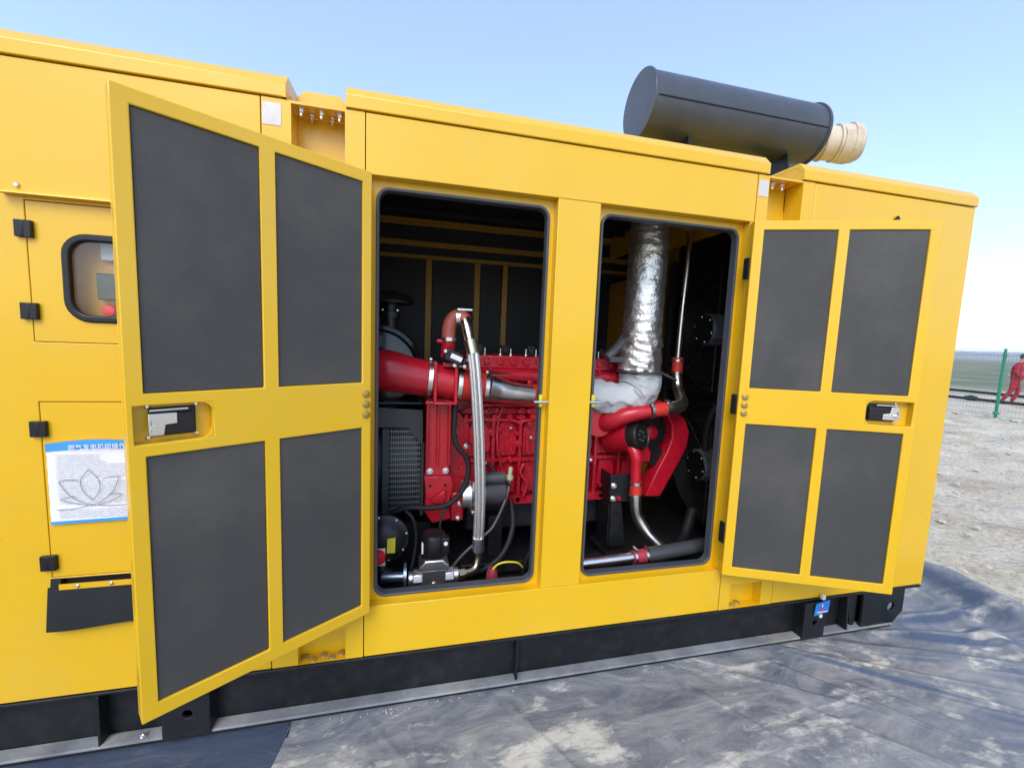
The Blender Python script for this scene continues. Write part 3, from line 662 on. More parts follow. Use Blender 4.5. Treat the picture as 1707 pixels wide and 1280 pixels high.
arc([(-0.942, 1.057), (-0.975, 1.061), (-1.000, 1.055)]); arc([(-1.000, 1.055), (-0.975, 1.01), (-0.94, 0.982), (-0.905, 0.968)])
arc([(-0.876, 1.062), (-0.855, 1.066), (-0.824, 1.068)]); arc([(-0.824, 1.068), (-0.845, 1.015), (-0.875, 0.985), (-0.905, 0.968)])
arc([(-0.958, 1.003), (-0.975, 0.998), (-0.998, 0.992), (-0.96, 0.977), (-0.92, 0.968)]); arc([(-0.86, 1.005), (-0.82, 1.004), (-0.85, 0.982), (-0.89, 0.968)])
arc([(-1.01, 0.955), (-0.96, 0.958), (-0.905, 0.968), (-0.86, 0.964), (-0.80, 0.965)])
lo.build('lotus_drawing', INK, nt_, smooth=0)
fc = bpy.data.curves.new('heading', 'FONT'); fc.body = '燃气发电机组操作维护'; fc.size = 0.021; fc.extrude = 0.0002
fo = bpy.data.objects.new('heading', fc); sc.collection.objects.link(fo)
hmz = bpy.data.meshes.new_from_object(fo.evaluated_get(bpy.context.evaluated_depsgraph_get())); bpy.data.objects.remove(fo)
hmz.materials.clear(); hmz.materials.append(WHT)
link('heading', hmz, nt_, Matrix.Translation((-0.965, -0.0150, 1.168)) @ Matrix.Rotation(R(90), 4, 'X') @ Matrix.Rotation(R(1.5), 4, 'Z'), kind='stuff')

tg = thing('hanging_tag', (2.386, -0.025, 0.17), 'small blue tag with red symbol hanging on the black lifting plate', 'tag')
MB().prism([(2.339, 0.170), (2.344, 0.166), (2.420, 0.180), (2.434, 0.188), (2.440, 0.244), (2.436, 0.250), (2.352, 0.236), (2.346, 0.230)], 'y', -0.030, -0.0275).build('plate', BLUE, tg, bevel=0.0006)
MB().box(2.356, 2.43, -0.0312, -0.0303, 0.184, 0.189).box(2.386, 2.392, -0.0312, -0.0303, 0.215, 0.232).build('print_mark', WHT, tg)
MB().ring([(2.385 + 0.011 * math.cos(R(a)), 0.203 + 0.011 * math.sin(R(a))) for a in range(0, 360, 20)], [(2.385 + 0.005 * math.cos(R(a)), 0.203 + 0.005 * math.sin(R(a))) for a in range(0, 360, 20)], -0.0314, -0.0303).build('symbol', RBTN, tg)
MB().box(2.392, 2.412, -0.0265, -0.008, 0.2505, 0.275).build('magnet', SILV, tg, bevel=0.002)
MB().lathe([(0.011, 0), (0.011, 0.004)], (2.385, -0.028, 0.163), (0, -1, 0)).build('rivet', SILV, tg)

# ------------------------------------------------------------------ muffler on the roof
mf = thing('exhaust_muffler', (2.2, 0.75, 2.53), 'charcoal cylindrical exhaust muffler lying on the yellow roof', 'muffler')
ZM, YM, RM = 3.054, 0.75, 0.191
MB().lathe([(RM - 0.006, 0), (RM - 0.006, 1.248)], (1.512, YM, ZM), (1, 0, 0), 64).build('shell', MUF, mf, smooth=40)
for x in (1.50, 2.745):
    MB().lathe([(RM - 0.02, 0), (RM + 0.002, 0.002), (RM + 0.005, 0.009), (RM + 0.002, 0.02), (RM - 0.01, 0.024)], (x, YM, ZM), (1, 0, 0), 64).build('rolled_rim', MUF, mf, smooth=50)
MB().lathe([(0, 0.004), (RM * 0.55, 0.0035), (RM * 0.57, 0.0), (RM * 0.60, 0.0035), (RM - 0.018, 0.0)], (1.505, YM, ZM), (-1, 0, 0), 64).build('end_plate', MUF, mf, smooth=60)
MB().lathe([(0, 0.02), (RM * 0.5, 0.016), (RM - 0.012, 0.0)], (2.767, YM, ZM), (1, 0, 0), 64).build('end_plate', MUF, mf, smooth=60)
MB().box(1.53, 2.74, YM - 0.1885, YM - 0.178, ZM - 0.030, ZM - 0.025).build('weld_seam', BLK, mf)
for x in (1.80, 2.54):
    MB().prism([(YM - 0.09, ZM - 0.175), (YM - 0.13, 2.527), (YM + 0.13, 2.527), (YM + 0.09, ZM - 0.175)], 'x', x, x + 0.012).box(x - 0.03, x + 0.06, YM - 0.16, YM + 0.16, 2.527, 2.537).build('support_leg', BLK, mf)
tp = MB().tube([(2.74, 0.74, 3.025), (2.86, 0.73, 3.02), (2.97, 0.70, 3.015)], [0.104, 0.106, 0.104], n=32).build('outlet_pipe', TAN, mf, smooth=40)
MB().tube([(2.965, 0.702, 3.015), (3.01, 0.688, 3.014), (3.05, 0.670, 3.012), (3.08, 0.653, 3.008), (3.10, 0.638, 3.005), (3.112, 0.629, 3.004)], [0.112, 0.120, 0.121, 0.114, 0.098, 0.070], n=32).build('rain_elbow', TAN, tp, smooth=60)
for x, y, r_ in ((2.862, 0.729, 0.114), (2.95, 0.706, 0.117), (3.03, 0.680, 0.126)):
    MB().tube([(x, y, 3.017), (x + 0.012, y - 0.005, 3.017)], r_, n=32).build('clamp', TAN, tp, smooth=40)
MB().box(2.866, 2.880, 0.69, 0.72, 3.128, 3.142).build('clamp_screw', BLK, tp)

# ------------------------------------------------------------------ engine
en = thing('engine', (1.0, 0.85, 0.25), 'bright red gas engine with cast block behind the two door openings', 'engine')
blk = MB()
blk.box(0.43, 1.56, 0.62, 1.15, 0.66, 1.26)
blk.box(0.46, 1.50, 0.585, 0.62, 1.185, 1.215); blk.box(0.46, 1.50, 0.575, 0.62, 0.905, 0.925)
blk.box(0.43, 1.56, 0.56, 0.62, 0.655, 0.70)
for k in range(7):
    x = 0.50 + k * 0.158
    blk.prism([(x, 0.94), (x + 0.11, 0.94), (x + 0.125, 1.0), (x + 0.11, 1.10), (x + 0.08, 1.14), (x + 0.03, 1.14), (x, 1.10)], 'y', 0.588, 0.62)
    blk.box(x - 0.03, x - 0.012, 0.565, 0.62, 0.70, 1.18)
    for j in range(3): blk.box(x + 0.018 + j * 0.032, x + 0.030 + j * 0.032, 0.574, 0.588, 0.955, 1.06)
    blk.prism([(x + 0.0, 0.72), (x + 0.115, 0.72), (x + 0.115, 0.86), (x + 0.09, 0.895), (x + 0.02, 0.895)], 'y', 0.59, 0.62)
for k in range(46):
    x = rnd.uniform(0.46, 1.52); z = rnd.choice((0.68, 0.915, 1.20, 1.165, 0.88, rnd.uniform(0.7, 1.2)))
    r = rnd.uniform(0.010, 0.022); blk.lathe([(r, 0), (r, rnd.uniform(0.02, 0.045)), (r * 0.7, 0.05)], (x, 0.61, z), (0, -1, 0), 10)
blk.tube([(0.46, 0.575, 1.150), (0.75, 0.572, 1.145), (0.8, 0.572, 1.115), (0.87, 0.572, 1.15), (1.5, 0.575, 1.15)], 0.009, n=8, k=4)
blk = blk.build('block', RED, en, bevel=0.005, smooth=35)
for k in range(14): fix(RBOLT, 'bolt', (0.475 + k * 0.078, 0.574, 0.915 if k % 2 else 1.20), (0, -1, 0), blk, 0.9)
hd = MB().box(0.46, 1.40, 0.66, 1.10, 1.262, 1.40)
for k in range(6):
    x = 0.49 + k * 0.152
    hd.box(x, x + 0.105, 0.63, 0.66, 1.275, 1.385); hd.tube([(x + 0.05, 0.64, 1.33), (x + 0.05, 0.60, 1.345), (x + 0.05, 0.585, 1.38)], 0.022, n=10, k=3)
hd.tube([(0.49, 0.60, 1.40), (1.40, 0.60, 1.40)], 0.040, n=14)
hd = hd.build('cylinder_head', RED, en, bevel=0.005, smooth=35)
rc = MB().box(0.47, 1.40, 0.60, 1.05, 1.44, 1.512).box(0.46, 1.41, 0.585, 1.06, 1.425, 1.4395)
for k in range(12): rc.box(0.50 + k * 0.076, 0.535 + k * 0.076, 0.588, 0.60, 1.46, 1.492)
rc = rc.build('rocker_cover', RED, en, bevel=0.006, smooth=35)
for k in range(6):
    x = 0.557 + k * 0.1535
    c = MB().box(x - 0.024, x + 0.024, 0.66, 0.71, 1.5125, 1.572).box(x - 0.016, x + 0.016, 0.65, 0.66, 1.525, 1.56).build('ignition_coil', BLKC, rc, bevel=0.005)
    for s in (-1, 1): MB().cyl((x + s * 0.031, 0.66, 1.5125), (x + s * 0.031, 0.66, 1.552), 0.004, 8).cyl((x + s * 0.031, 0.66, 1.5125), (x + s * 0.031, 0.66, 1.522), 0.010, 6).build('coil_stud', CHR, c)
for k in range(9): fix(RBOLT, 'bolt', (0.50 + k * 0.11, 0.584, 1.432), (0, -1, 0), rc, 0.7)
# pipes, looms and gasket lines on the cast side
MB().box(0.455, 1.405, 0.655, 0.66, 1.4005, 1.4045).box(0.45, 1.45, 0.617, 0.62, 1.2605, 1.2645).build('gasket', BLK, hd)
fr_ = MB().tube([(0.50, 0.56, 1.235), (0.80, 0.555, 1.24), (1.15, 0.555, 1.235), (1.38, 0.56, 1.24)], 0.013, n=10)
for k in range(6):
    x = 0.56 + k * 0.152; fr_.tube([(x, 0.556, 1.24), (x + 0.01, 0.575, 1.29), (x + 0.02, 0.62, 1.345)], 0.007, n=8, k=4); fr_.lathe([(0.014, -0.012), (0.014, 0.012)], (x, 0.556, 1.238), (1, 0, 0), 6)
fr_.build('fuel_rail', RED, en, smooth=50)
MB().tube([(0.47, 0.575, 1.41), (0.62, 0.57, 1.415), (0.85, 0.575, 1.408), (1.1, 0.57, 1.414), (1.39, 0.575, 1.41)], 0.010, n=8).build('wiring_loom', HOSE, en, smooth=50)
MB().tube([(0.70, 0.555, 0.72), (0.69, 0.545, 0.85), (0.66, 0.55, 0.99), (0.66, 0.57, 1.12), (0.69, 0.58, 1.24)], 0.008, n=8).build('dipstick_tube', RED, en, smooth=50)
MB().tube([(0.82, 0.555, 0.90), (0.80, 0.55, 0.84), (0.84, 0.545, 0.78), (0.82, 0.55, 0.70)], 0.011, n=8).build('drain_pipe', RED, en, smooth=50)
for x, z in ((0.63, 1.075), (0.79, 1.005), (0.60, 0.985), (0.845, 1.13)):
    MB().lathe([(0.024, 0), (0.024, 0.012), (0.014, 0.014), (0.014, 0.035)], (x, 0.59, z), (0, -1, 0), 6).build('core_plug', RED, blk)
for x, z in ((0.66, 1.165), (0.74, 1.10), (0.86, 1.045), (0.60, 0.90), (1.30, 1.05), (1.245, 0.90)): fix(HEX, 'bolt', (x, 0.572, z), (0, -1, 0), blk, 0.7)
# intake pipe and throttle
ip = MB().tube([(-0.14, 0.60, 1.46), (-0.04, 0.53, 1.432), (0.06, 0.50, 1.422), (0.16, 0.50, 1.402), (0.268, 0.50, 1.384)], [0.110, 0.108, 0.106, 0.098, 0.092], n=32).build('intake_pipe', REDP, en, smooth=60)
def clamp(x0, z, r, y=0.5, wd=0.022, ang=-5, parent=en):
    d = Vector((math.cos(R(ang)), 0, math.sin(R(ang)))); p = Vector((x0, y, z))
    c = MB().lathe([(r, 0), (r, wd)], p, d, 32).build('hose_clamp', STEEL, parent, smooth=40)
    MB().cyl(p + Vector((0.012, -0.03, r + 0.006)), p + Vector((0.012, 0.02, r + 0.006)), 0.007, 8).build('clamp_screw', CHR, c)
    return c
clamp(0.264, 1.386, 0.097)
tb = MB().tube([(0.285, 0.50, 1.383), (0.41, 0.50, 1.360)], 0.086, n=32).box(0.288, 0.306, 0.40, 0.60, 1.275, 1.478).box(0.392, 0.410, 0.40, 0.60, 1.265, 1.465).box(0.288, 0.410, 0.395, 0.42, 1.262, 1.275).build('throttle_body', REDP, en, bevel=0.004, smooth=40)
clamp(0.415, 1.358, 0.094)
MB().tube([(0.436, 0.50, 1.356), (0.50, 0.50, 1.350), (0.575, 0.50, 1.342)], [0.086, 0.080, 0.074], n=32).build('intake_hose', SIL, en, smooth=50)
clamp(0.560, 1.344, 0.078, wd=0.02)
sp_ = MB().tube([(0.58, 0.50, 1.341), (0.64, 0.508, 1.328), (0.705, 0.525, 1.314), (0.825, 0.565, 1.298), (1.0, 0.625, 1.28)], [0.075, 0.070, 0.062, 0.058, 0.058], n=32).build('charge_pipe', STEEL, en, smooth=50)
MB().tube([(0.842, 0.570, 1.2965), (0.888, 0.586, 1.292)], 0.0635, n=32).build('pipe_sleeve', SIL, sp_, smooth=50)
# vertical support bracket
br = MB().box(0.258, 0.385, 0.50, 0.52, 0.86, 1.28).prism([(0.252, 0.86), (0.395, 0.86), (0.41, 0.80), (0.385, 0.70), (0.40, 0.62), (0.30, 0.60), (0.262, 0.66), (0.262, 0.78)], 'y', 0.49, 0.56)
br.box(0.258, 0.270, 0.455, 0.50, 0.93, 1.275).box(0.373, 0.385, 0.455, 0.50, 0.93, 1.275).box(0.314, 0.328, 0.478, 0.50, 0.93, 1.275).box(0.25, 0.395, 0.45, 0.56, 1.255, 1.27)
br.prism([(0.29, 0.74), (0.36, 0.79), (0.37, 0.75), (0.36, 0.72), (0.30, 0.72)], 'y', 0.46, 0.49)
br = br.build('support_bracket', REDP, en, bevel=0.004)
for x in (0.283, 0.366): fix(HEX, 'bolt', (x, 0.4995, 0.888), (0, -1, 0), br, 1.3)
for x in (0.286, 0.366): MB().cyl((x, 0.492, 0.81), (x, 0.487, 0.81), 0.008, 12).build('bolt_hole', BLK, br)
fh = MB().prism([(0.26, 0.62), (0.47, 0.60), (0.50, 0.66), (0.50, 1.12), (0.44, 1.2), (0.26, 1.2)], 'y', 0.57, 1.1).box(0.40, 0.47, 0.50, 0.58, 0.60, 0.76).build('flywheel_housing', RED, en, bevel=0.008)
fix(HEX, 'bolt', (0.44, 0.4995, 0.615), (0, -1, 0), fh, 1.2); fix(HEX, 'bolt', (0.45, 0.4995, 0.70), (0, -1, 0), fh, 1.2)
# starter motor
stt = MB().lathe([(0.040, 0), (0.072, 0.01), (0.078, 0.06), (0.066, 0.07), (0.066, 0.13), (0.072, 0.135)], (0.44, 0.47, 0.765), (1, 0, 0.02), 28).box(0.50, 0.55, 0.40, 0.52, 0.672, 0.69).build('starter_motor', ALU, en, smooth=40, bevel=0.002)
MB().lathe([(0.070, 0), (0.070, 0.10), (0.060, 0.115), (0.0, 0.118)], (0.575, 0.47, 0.768), (1, 0, 0.02), 28).cyl((0.56, 0.44, 0.855), (0.68, 0.44, 0.857), 0.034, 20).build('starter_body', GRYC, stt, smooth=40)
MB().lathe([(0.012, 0), (0.022, 0.004), (0.022, 0.05), (0.012, 0.055)], (0.515, 0.40, 0.80), (0, 0, 1), 6).cyl((0.53, 0.39, 0.735), (0.53, 0.39, 0.83), 0.006, 8).build('starter_terminal', CHR, stt)
# gas elbow with actuator
ge = MB().tube([(0.36, 0.47, 1.50), (0.360, 0.46, 1.545), (0.362, 0.45, 1.59)], 0.036, n=20).box(0.335, 0.42, 0.43, 0.51, 1.452, 1.475).build('gas_inlet', REDP, en, bevel=0.003)
MB().tube([(0.362, 0.45, 1.59), (0.362, 0.45, 1.645), (0.378, 0.45, 1.693), (0.412, 0.44, 1.714), (0.445, 0.42, 1.69)], 0.035, n=22).build('elbow_hose', mat('faded salmon hose', (0.42, 0.10, 0.07), 0.45, var=0.2), ge, smooth=60)
clampM = MB().lathe([(0.040, 0), (0.040, 0.018)], (0.362, 0.45, 1.585), (0, 0, 1), 24).tube([(0.40, 0.44, 1.705), (0.42, 0.436, 1.705)], 0.041, n=20).box(0.40, 0.475, 0.42, 0.426, 1.742, 1.75).build('hose_clamp', STEEL, ge, smooth=40)
ac = MB().box(-0.052, 0.045, -0.03, 0.02, -0.032, 0.032).box(0.045, 0.075, -0.02, 0.01, -0.022, 0.020).xf(Matrix.Translation((0.388, 0.405, 1.505)) @ Matrix.Rotation(R(22), 4, 'Y')).build('actuator', BLKC, ge, bevel=0.008)
MB().box(-0.022, 0.038, -0.0312, -0.0302, -0.010, 0.014).xf(Matrix.Translation((0.388, 0.405, 1.505)) @ Matrix.Rotation(R(22), 4, 'Y')).build('label_plate', WHT, ac)
MB().box(0.30, 0.345, 0.43, 0.45, 1.575, 1.592).build('wing_nut', REDP, ge, bevel=0.004)
for dx, dz in ((-0.045, 0.03), (0.0, -0.04), (0.05, -0.045), (0.068, -0.012)):
    fix(HEX, 'bolt', (0.388 + dx, 0.38, 1.505 + dz), (0, -1, 0), ge, 0.7)
# right-hand end: water outlet, filter, guard, mount
wp = MB().tube([(1.285, 0.60, 1.10), (1.305, 0.50, 1.150), (1.39, 0.43, 1.202), (1.508, 0.40, 1.229)], [0.060, 0.056, 0.046, 0.039], n=24).lathe([(0.09, 0), (0.085, 0.06)], (1.25, 0.56, 1.14), (0, -1, 0.1), 20).build('water_outlet', REDP, en, smooth=50)
MB().tube([(1.51, 0.40, 1.229), (1.628, 0.40, 1.243)], 0.040, n=24).build('water_hose', SIL, wp, smooth=50)
clamp(1.508, 1.229, 0.0445, y=0.40, wd=0.018, ang=7, parent=wp); clamp(1.606, 1.241, 0.0445, y=0.40, wd=0.018, ang=7, parent=wp)
MB().tube([(1.62, 0.40, 1.243), (1.70, 0.41, 1.252), (1.755, 0.45, 1.268), (1.79, 0.52, 1.30), (1.806, 0.58, 1.36), (1.808, 0.60, 1.44)], [0.038, 0.038, 0.036, 0.033, 0.031, 0.030], n=22).build('water_elbow', STEEL, wp, smooth=60)
vh = MB().tube([(1.808, 0.60, 1.428), (1.807, 0.60, 1.535)], 0.034, n=20).build('vent_hose', SIL, wp, smooth=60)
for z in (1.432, 1.51): MB().lathe([(0.038, 0), (0.038, 0.014)], (1.808, 0.60, z), (0, 0, 1), 24).build('hose_clamp', STEEL, vh, smooth=40)
MB().tube([(1.807, 0.60, 1.52), (1.812, 0.60, 1.80), (1.824, 0.60, 2.10), (1.83, 0.61, 2.22), (1.86, 0.66, 2.30), (1.92, 0.75, 2.34)], 0.017, n=16).build('vent_tube', STEEL, wp, smooth=60)
ft = MB().lathe([(0.0, 0), (0.078, 0.0), (0.088, 0.02), (0.088, 0.17)], (1.365, 0.60, 1.020), (0.11, -0.20, 0.065), 28).build('oil_filter', RED, en, smooth=40)
MB().lathe([(0.078, 0.171), (0.080, 0.225), (0.072, 0.238), (0.066, 0.232), (0, 0.232)], (1.365, 0.60, 1.020), (0.11, -0.20, 0.065), 28).build('filter_cap', BLKC, ft, smooth=40)
dd = Vector((0.11, -0.20, 0.065)).normalized()
for a in range(0, 360, 60):
    q = Vector((1.365, 0.60, 1.020)) + dd * 0.232; u = dd.orthogonal().normalized(); v = dd.cross(u)
    MB().lathe([(0.007, 0), (0.007, 0.006)], q + (u * math.cos(R(a)) + v * math.sin(R(a))) * 0.028, dd, 8).build('cap_lug', GRYC, ft)
pump = MB().tube([(1.43, 0.44, 1.02), (1.442, 0.40, 0.97), (1.448, 0.40, 0.90), (1.453, 0.40, 0.81)], [0.040, 0.034, 0.031, 0.031], n=22).lathe([(0.075, 0), (0.07, 0.05), (0.05, 0.07)], (1.53, 0.56, 0.95), (0, -1, 0), 24).box(1.46, 1.60, 0.50, 0.56, 0.90, 0.97).build('water_pump', REDP, en, bevel=0.004, smooth=45)
MB().tube([(1.454, 0.40, 0.815), (1.459, 0.40, 0.735)], 0.0345, n=22).build('pump_hose', SIL, pump, smooth=50)
for z in (0.800, 0.728): MB().lathe([(0.038, 0), (0.038, 0.016)], (1.456, 0.40, z), (0, 0, 1), 26).build('hose_clamp', STEEL, pump, smooth=40)
MB().tube([(1.459, 0.40, 0.735), (1.466, 0.40, 0.66), (1.488, 0.395, 0.59), (1.54, 0.36, 0.505), (1.62, 0.30, 0.42)], 0.032, n=20).build('pump_pipe', STEEL, pump, smooth=60)
gd = [(1.55, 1.275), (1.637, 1.274), (1.70, 1.26), (1.767, 1.22), (1.83, 1.15), (1.862, 1.08), (1.855, 1.0), (1.832, 0.94), (1.690, 0.674), (1.585, 0.680), (1.655, 0.84), (1.715, 0.96), (1.742, 1.04), (1.735, 1.12), (1.70, 1.18), (1.62, 1.21), (1.55, 1.21)]
MB().prism(gd, 'y', 0.50, 0.62).build('belt_guard', RED, en, bevel=0.008)
pl = MB()
for (x, z, r) in ((1.62, 1.07, 0.10), (1.66, 0.92, 0.06)):
    pl.lathe([(r, 0), (r, 0.02), (r - 0.012, 0.03), (r, 0.04), (r, 0.06), (0.02, 0.061)], (x, 0.60, z), (0, -1, 0), 28)
pl.build('pulley', BLKC, en, smooth=40)
MB().prism([(1.55, 0.86), (1.64, 0.90), (1.66, 0.98), (1.60, 1.12), (1.52, 1.15), (1.48, 1.0)], 'y', 0.56, 0.66).lathe([(0.05, 0), (0.045, 0.03), (0.02, 0.04)], (1.62, 0.56, 1.07), (0, -1, 0), 18).build('tensioner', RED, en, bevel=0.008)
MB().box(0.45, 1.6, 0.46, 0.52, 0.30, 0.36).box(0.62, 0.70, 0.53, 0.62, 0.361, 0.60).build('mount_rail', BLK, en, bevel=0.004)
mt = MB().box(1.315, 1.462, 0.44, 0.46, 0.68, 0.845).prism([(1.335, 0.68), (1.40, 0.68), (1.445, 0.40), (1.335, 0.40)], 'y', 0.45, 0.47).box(1.325, 1.337, 0.462, 0.62, 0.381, 0.84).box(1.30, 1.48, 0.38, 0.66, 0.36, 0.38).build('engine_mount', BLK, en, bevel=0.004)
for z in (0.783, 0.705): fix(HEX, 'bolt', (1.336, 0.4395, z), (0, -1, 0), mt, 1.3)
fix(RBOLT, 'bolt', (1.372, 0.4395, 0.705), (0, -1, 0), mt, 1.1)
# sump and sensor
MB().box(0.50, 1.50, 0.66, 1.1, 0.46, 0.655).build('sump', LIN, en, bevel=0.02)
MB().lathe([(0.020, 0), (0.020, 0.02), (0.012, 0.022), (0.012, 0.065), (0.006, 0.07)], (0.716, 0.47, 0.835), (0.08, 0, 1), 12).build('level_sender', mat('pale green sender', (0.45, 0.5, 0.3), 0.4), en, smooth=40)
MB().tube([(0.41, 0.47, 1.26), (0.408, 0.455, 1.2), (0.412, 0.45, 1.10)], 0.008, n=8).build('sensor_lead', BRASS, en)
fix(HEX, 'bolt', (0.475, 0.50, 1.02), (0, -1, 0), en, 1.2)
# exhaust: lagged riser and cloth elbow
ex = thing('exhaust_riser', (1.49, 0.5, 1.3), 'silver foil wrapped exhaust riser with grey cloth elbow above the engine', 'exhaust pipe')
fb = MB(); prof = []; z = 1.455
bx = lambda z: 1.482 + (z - 1.455) * 0.012
while z < 2.46:
    prof.append((0.108 + 0.006 * noise.noise(Vector((z * 30, 0, 0))) + 0.004 * noise.noise(Vector((z * 75, 4, 0))) + (0.009 if z < 1.65 else 0), z - 1.455)); z += 0.011
fb.lathe(prof, (1.482, 0.50, 1.455), (0.012, 0, 1), 72)
for v in fb.bm.verts:
    d = Vector((v.co.x - 1.482, v.co.y - 0.5, 0)); 
    if d.length > 0.02:
        k = (0.015 if v.co.z < 1.67 else 0.0032) * noise.noise(Vector((v.co.x * 20, v.co.y * 20, v.co.z * 42 + v.co.x * 16))) + 0.004 * noise.noise(Vector((v.co.x * 24, v.co.y * 24, v.co.z * 120))); v.co += d.normalized() * k
fb.build('foil_lagging', FOIL, ex, smooth=75)
MB().lathe([(0.135, 0), (0.135, 0.012)], (1.486, 0.5, 1.442), (0, 0, 1), 40).tube([(1.60, 0.46, 1.448), (1.66, 0.44, 1.42), (1.70, 0.44, 1.405)], 0.007, n=8).build('flange', GRYC, ex, smooth=40)
cb = MB().tube([(1.488, 0.50, 1.445), (1.492, 0.50, 1.37), (1.455, 0.50, 1.305), (1.37, 0.51, 1.288), (1.28, 0.52, 1.292), (1.12, 0.54, 1.305)], [0.118, 0.122, 0.112, 0.094, 0.094, 0.096], n=56, k=16)
for v in cb.bm.verts: v.co += Vector((0.5, 0.5, 0.7)) * (0.026 * noise.noise(Vector((v.co.x * 14 + v.co.z * 9, v.co.y * 10, v.co.z * 16 - v.co.x * 8))) + 0.007 * noise.noise(Vector((v.co.x * 40 + v.co.z * 25, v.co.y * 30, v.co.z * 38))))
cb.build('cloth_wrap', CLOTH, ex, smooth=75)
MB().tube([(1.27, 0.50, 1.52), (1.36, 0.52, 1.60), (1.42, 0.55, 1.68)], 0.03, n=12).box(1.28, 1.37, 0.47, 0.52, 1.50, 1.53).build('turbo_link', GRYC, ex)
# alternator
al = thing('alternator', (0.0, 0.85, 0.25), 'black alternator with slatted ventilation guard under the round air filter', 'alternator')
MB().lathe([(0.30, 0), (0.36, 0.02), (0.36, 0.48), (0.33, 0.50)], (-0.26, 0.98, 0.86), (1, 0, 0), 40).build('housing', mat('dark blue casing', (0.018, 0.024, 0.034), 0.35, var=0.1), al, smooth=40)
MB().prism([(-0.34, 1.235), (0.245, 1.205), (0.248, 1.0), (0.165, 1.105), (-0.34, 1.115)], 'y', 0.585, 0.60).box(-0.34, 0.245, 0.585, 0.95, 1.236, 1.246).build('cover_plate', GRYC, al, bevel=0.003)
gr = MB()
for k in range(15): gr.box(0.078 + k * 0.0115, 0.081 + k * 0.0115, 0.600, 0.606, 0.64, 1.10)
for k in range(15): gr.box(0.07, 0.25, 0.603, 0.610, 0.645 + k * 0.031, 0.652 + k * 0.031)
gr.build('guard_grille', mat('grey grille', (0.20, 0.21, 0.22), 0.35, 0.4), al)
MB().box(0.03, 0.068, 0.598, 0.62, 0.60, 1.10).box(0.236, 0.256, 0.596, 0.62, 0.60, 1.02).build('guard_frame', GRYC, al, bevel=0.004)
MB().box(-0.4, 0.30, 0.7, 1.2, 0.25, 0.52).build('foot', BLK, al)
# air filter
af = thing('air_filter', (0.02, 0.8, 1.24), 'black round air filter with mushroom shaped rain cap above the alternator', 'air filter')
MB().lathe([(0, 0), (0.15, 0.004), (0.20, 0.012), (0.215, 0.035), (0.205, 0.05), (0.235, 0.06), (0.245, 0.09), (0.245, 0.36), (0.22, 0.38)], (0.0, 0.64, 1.42), (0, 1, 0), 48).build('canister', mat('gloss black', (0.008, 0.009, 0.012), 0.16), af, smooth=40)
MB().lathe([(0.044, 0), (0.044, 0.07), (0.060, 0.07), (0.060, 0.105), (0.050, 0.11), (0.050, 0.17), (0.03, 0.18)], (0.058, 0.75, 1.63), (0, 0, 1), 28).build('neck', BLKC, af, smooth=40)
MB().lathe([(0.05, 0.012), (0.112, 0.0), (0.130, 0.003), (0.134, 0.016), (0.124, 0.036), (0.095, 0.056), (0.05, 0.068), (0.0, 0.072)], (0.058, 0.75, 1.775), (0, 0, 1), 40).build('rain_cap', BLKC, af, smooth=40)
for x in (0.02, 0.10): fix(SCREW, 'screw', (x, 0.702, 1.74), (0, -1, 0), af, 1.6)
MB().box(-0.02, 0.03, 0.60, 0.635, 1.535, 1.60).build('clip', GRYC, af, bevel=0.004)
# braided hose
bh = thing('braided_hose', (0.5, 0.35, 0.4), 'long braided steel gas hose hanging from the elbow to the valve', 'hose')
MB().tube([(0.474, 0.345, 1.535), (0.488, 0.335, 1.42), (0.503, 0.33, 1.254), (0.519, 0.33, 1.037), (0.531, 0.335, 0.782), (0.531, 0.345, 0.57)], 0.0285, n=22, rib=0.16, k=10).build('braid', BRAID, bh, smooth=20)
MB().tube([(0.436, 0.42, 1.70), (0.445, 0.40, 1.665), (0.456, 0.375, 1.61), (0.462, 0.36, 1.585)], [0.027, 0.027, 0.026, 0.026], n=20).build('top_pipe', STEEL, bh, smooth=60)
MB().tube([(0.460, 0.362, 1.592), (0.474, 0.345, 1.525)], [0.033, 0.031], n=20).build('top_ferrule', BRASS, bh, smooth=40)
MB().tube([(0.531, 0.345, 0.575), (0.533, 0.35, 0.50)], 0.0315, n=20).build('bottom_ferrule', ALU, bh, smooth=40)
MB().tube([(0.533, 0.35, 0.505), (0.534, 0.348, 0.462), (0.52, 0.335, 0.418), (0.49, 0.32, 0.404), (0.43, 0.30, 0.404)], 0.019, n=18).cyl((0.455, 0.308, 0.404), (0.425, 0.30, 0.404), 0.03, 6).build('elbow_fitting', BRASS, bh, smooth=50)
# gas solenoid valve
gv = thing('gas_valve', (0.3, 0.3, 0.33), 'aluminium gas solenoid valve with black coil below the braided hose', 'valve')
MB().box(0.245, 0.355, 0.25, 0.36, 0.35, 0.465).lathe([(0.012, 0), (0.012, 0.006)], (0.30, 0.25, 0.395), (0, -1, 0), 12).build('body', ALU, gv, bevel=0.008)
MB().prism([(0.228, 0.467), (0.372, 0.467), (0.372, 0.49), (0.352, 0.508), (0.346, 0.52), (0.254, 0.52), (0.248, 0.508), (0.228, 0.49)], 'y', 0.24, 0.37).build('bonnet', ALU, gv, bevel=0.006)
MB().lathe([(0.060, 0), (0.062, 0.01), (0.062, 0.095), (0.055, 0.112), (0.0, 0.114)], (0.298, 0.305, 0.521), (0, 0, 1), 32).box(0.335, 0.372, 0.25, 0.30, 0.545, 0.625).build('coil', BLKC, gv, smooth=40, bevel=0.004)
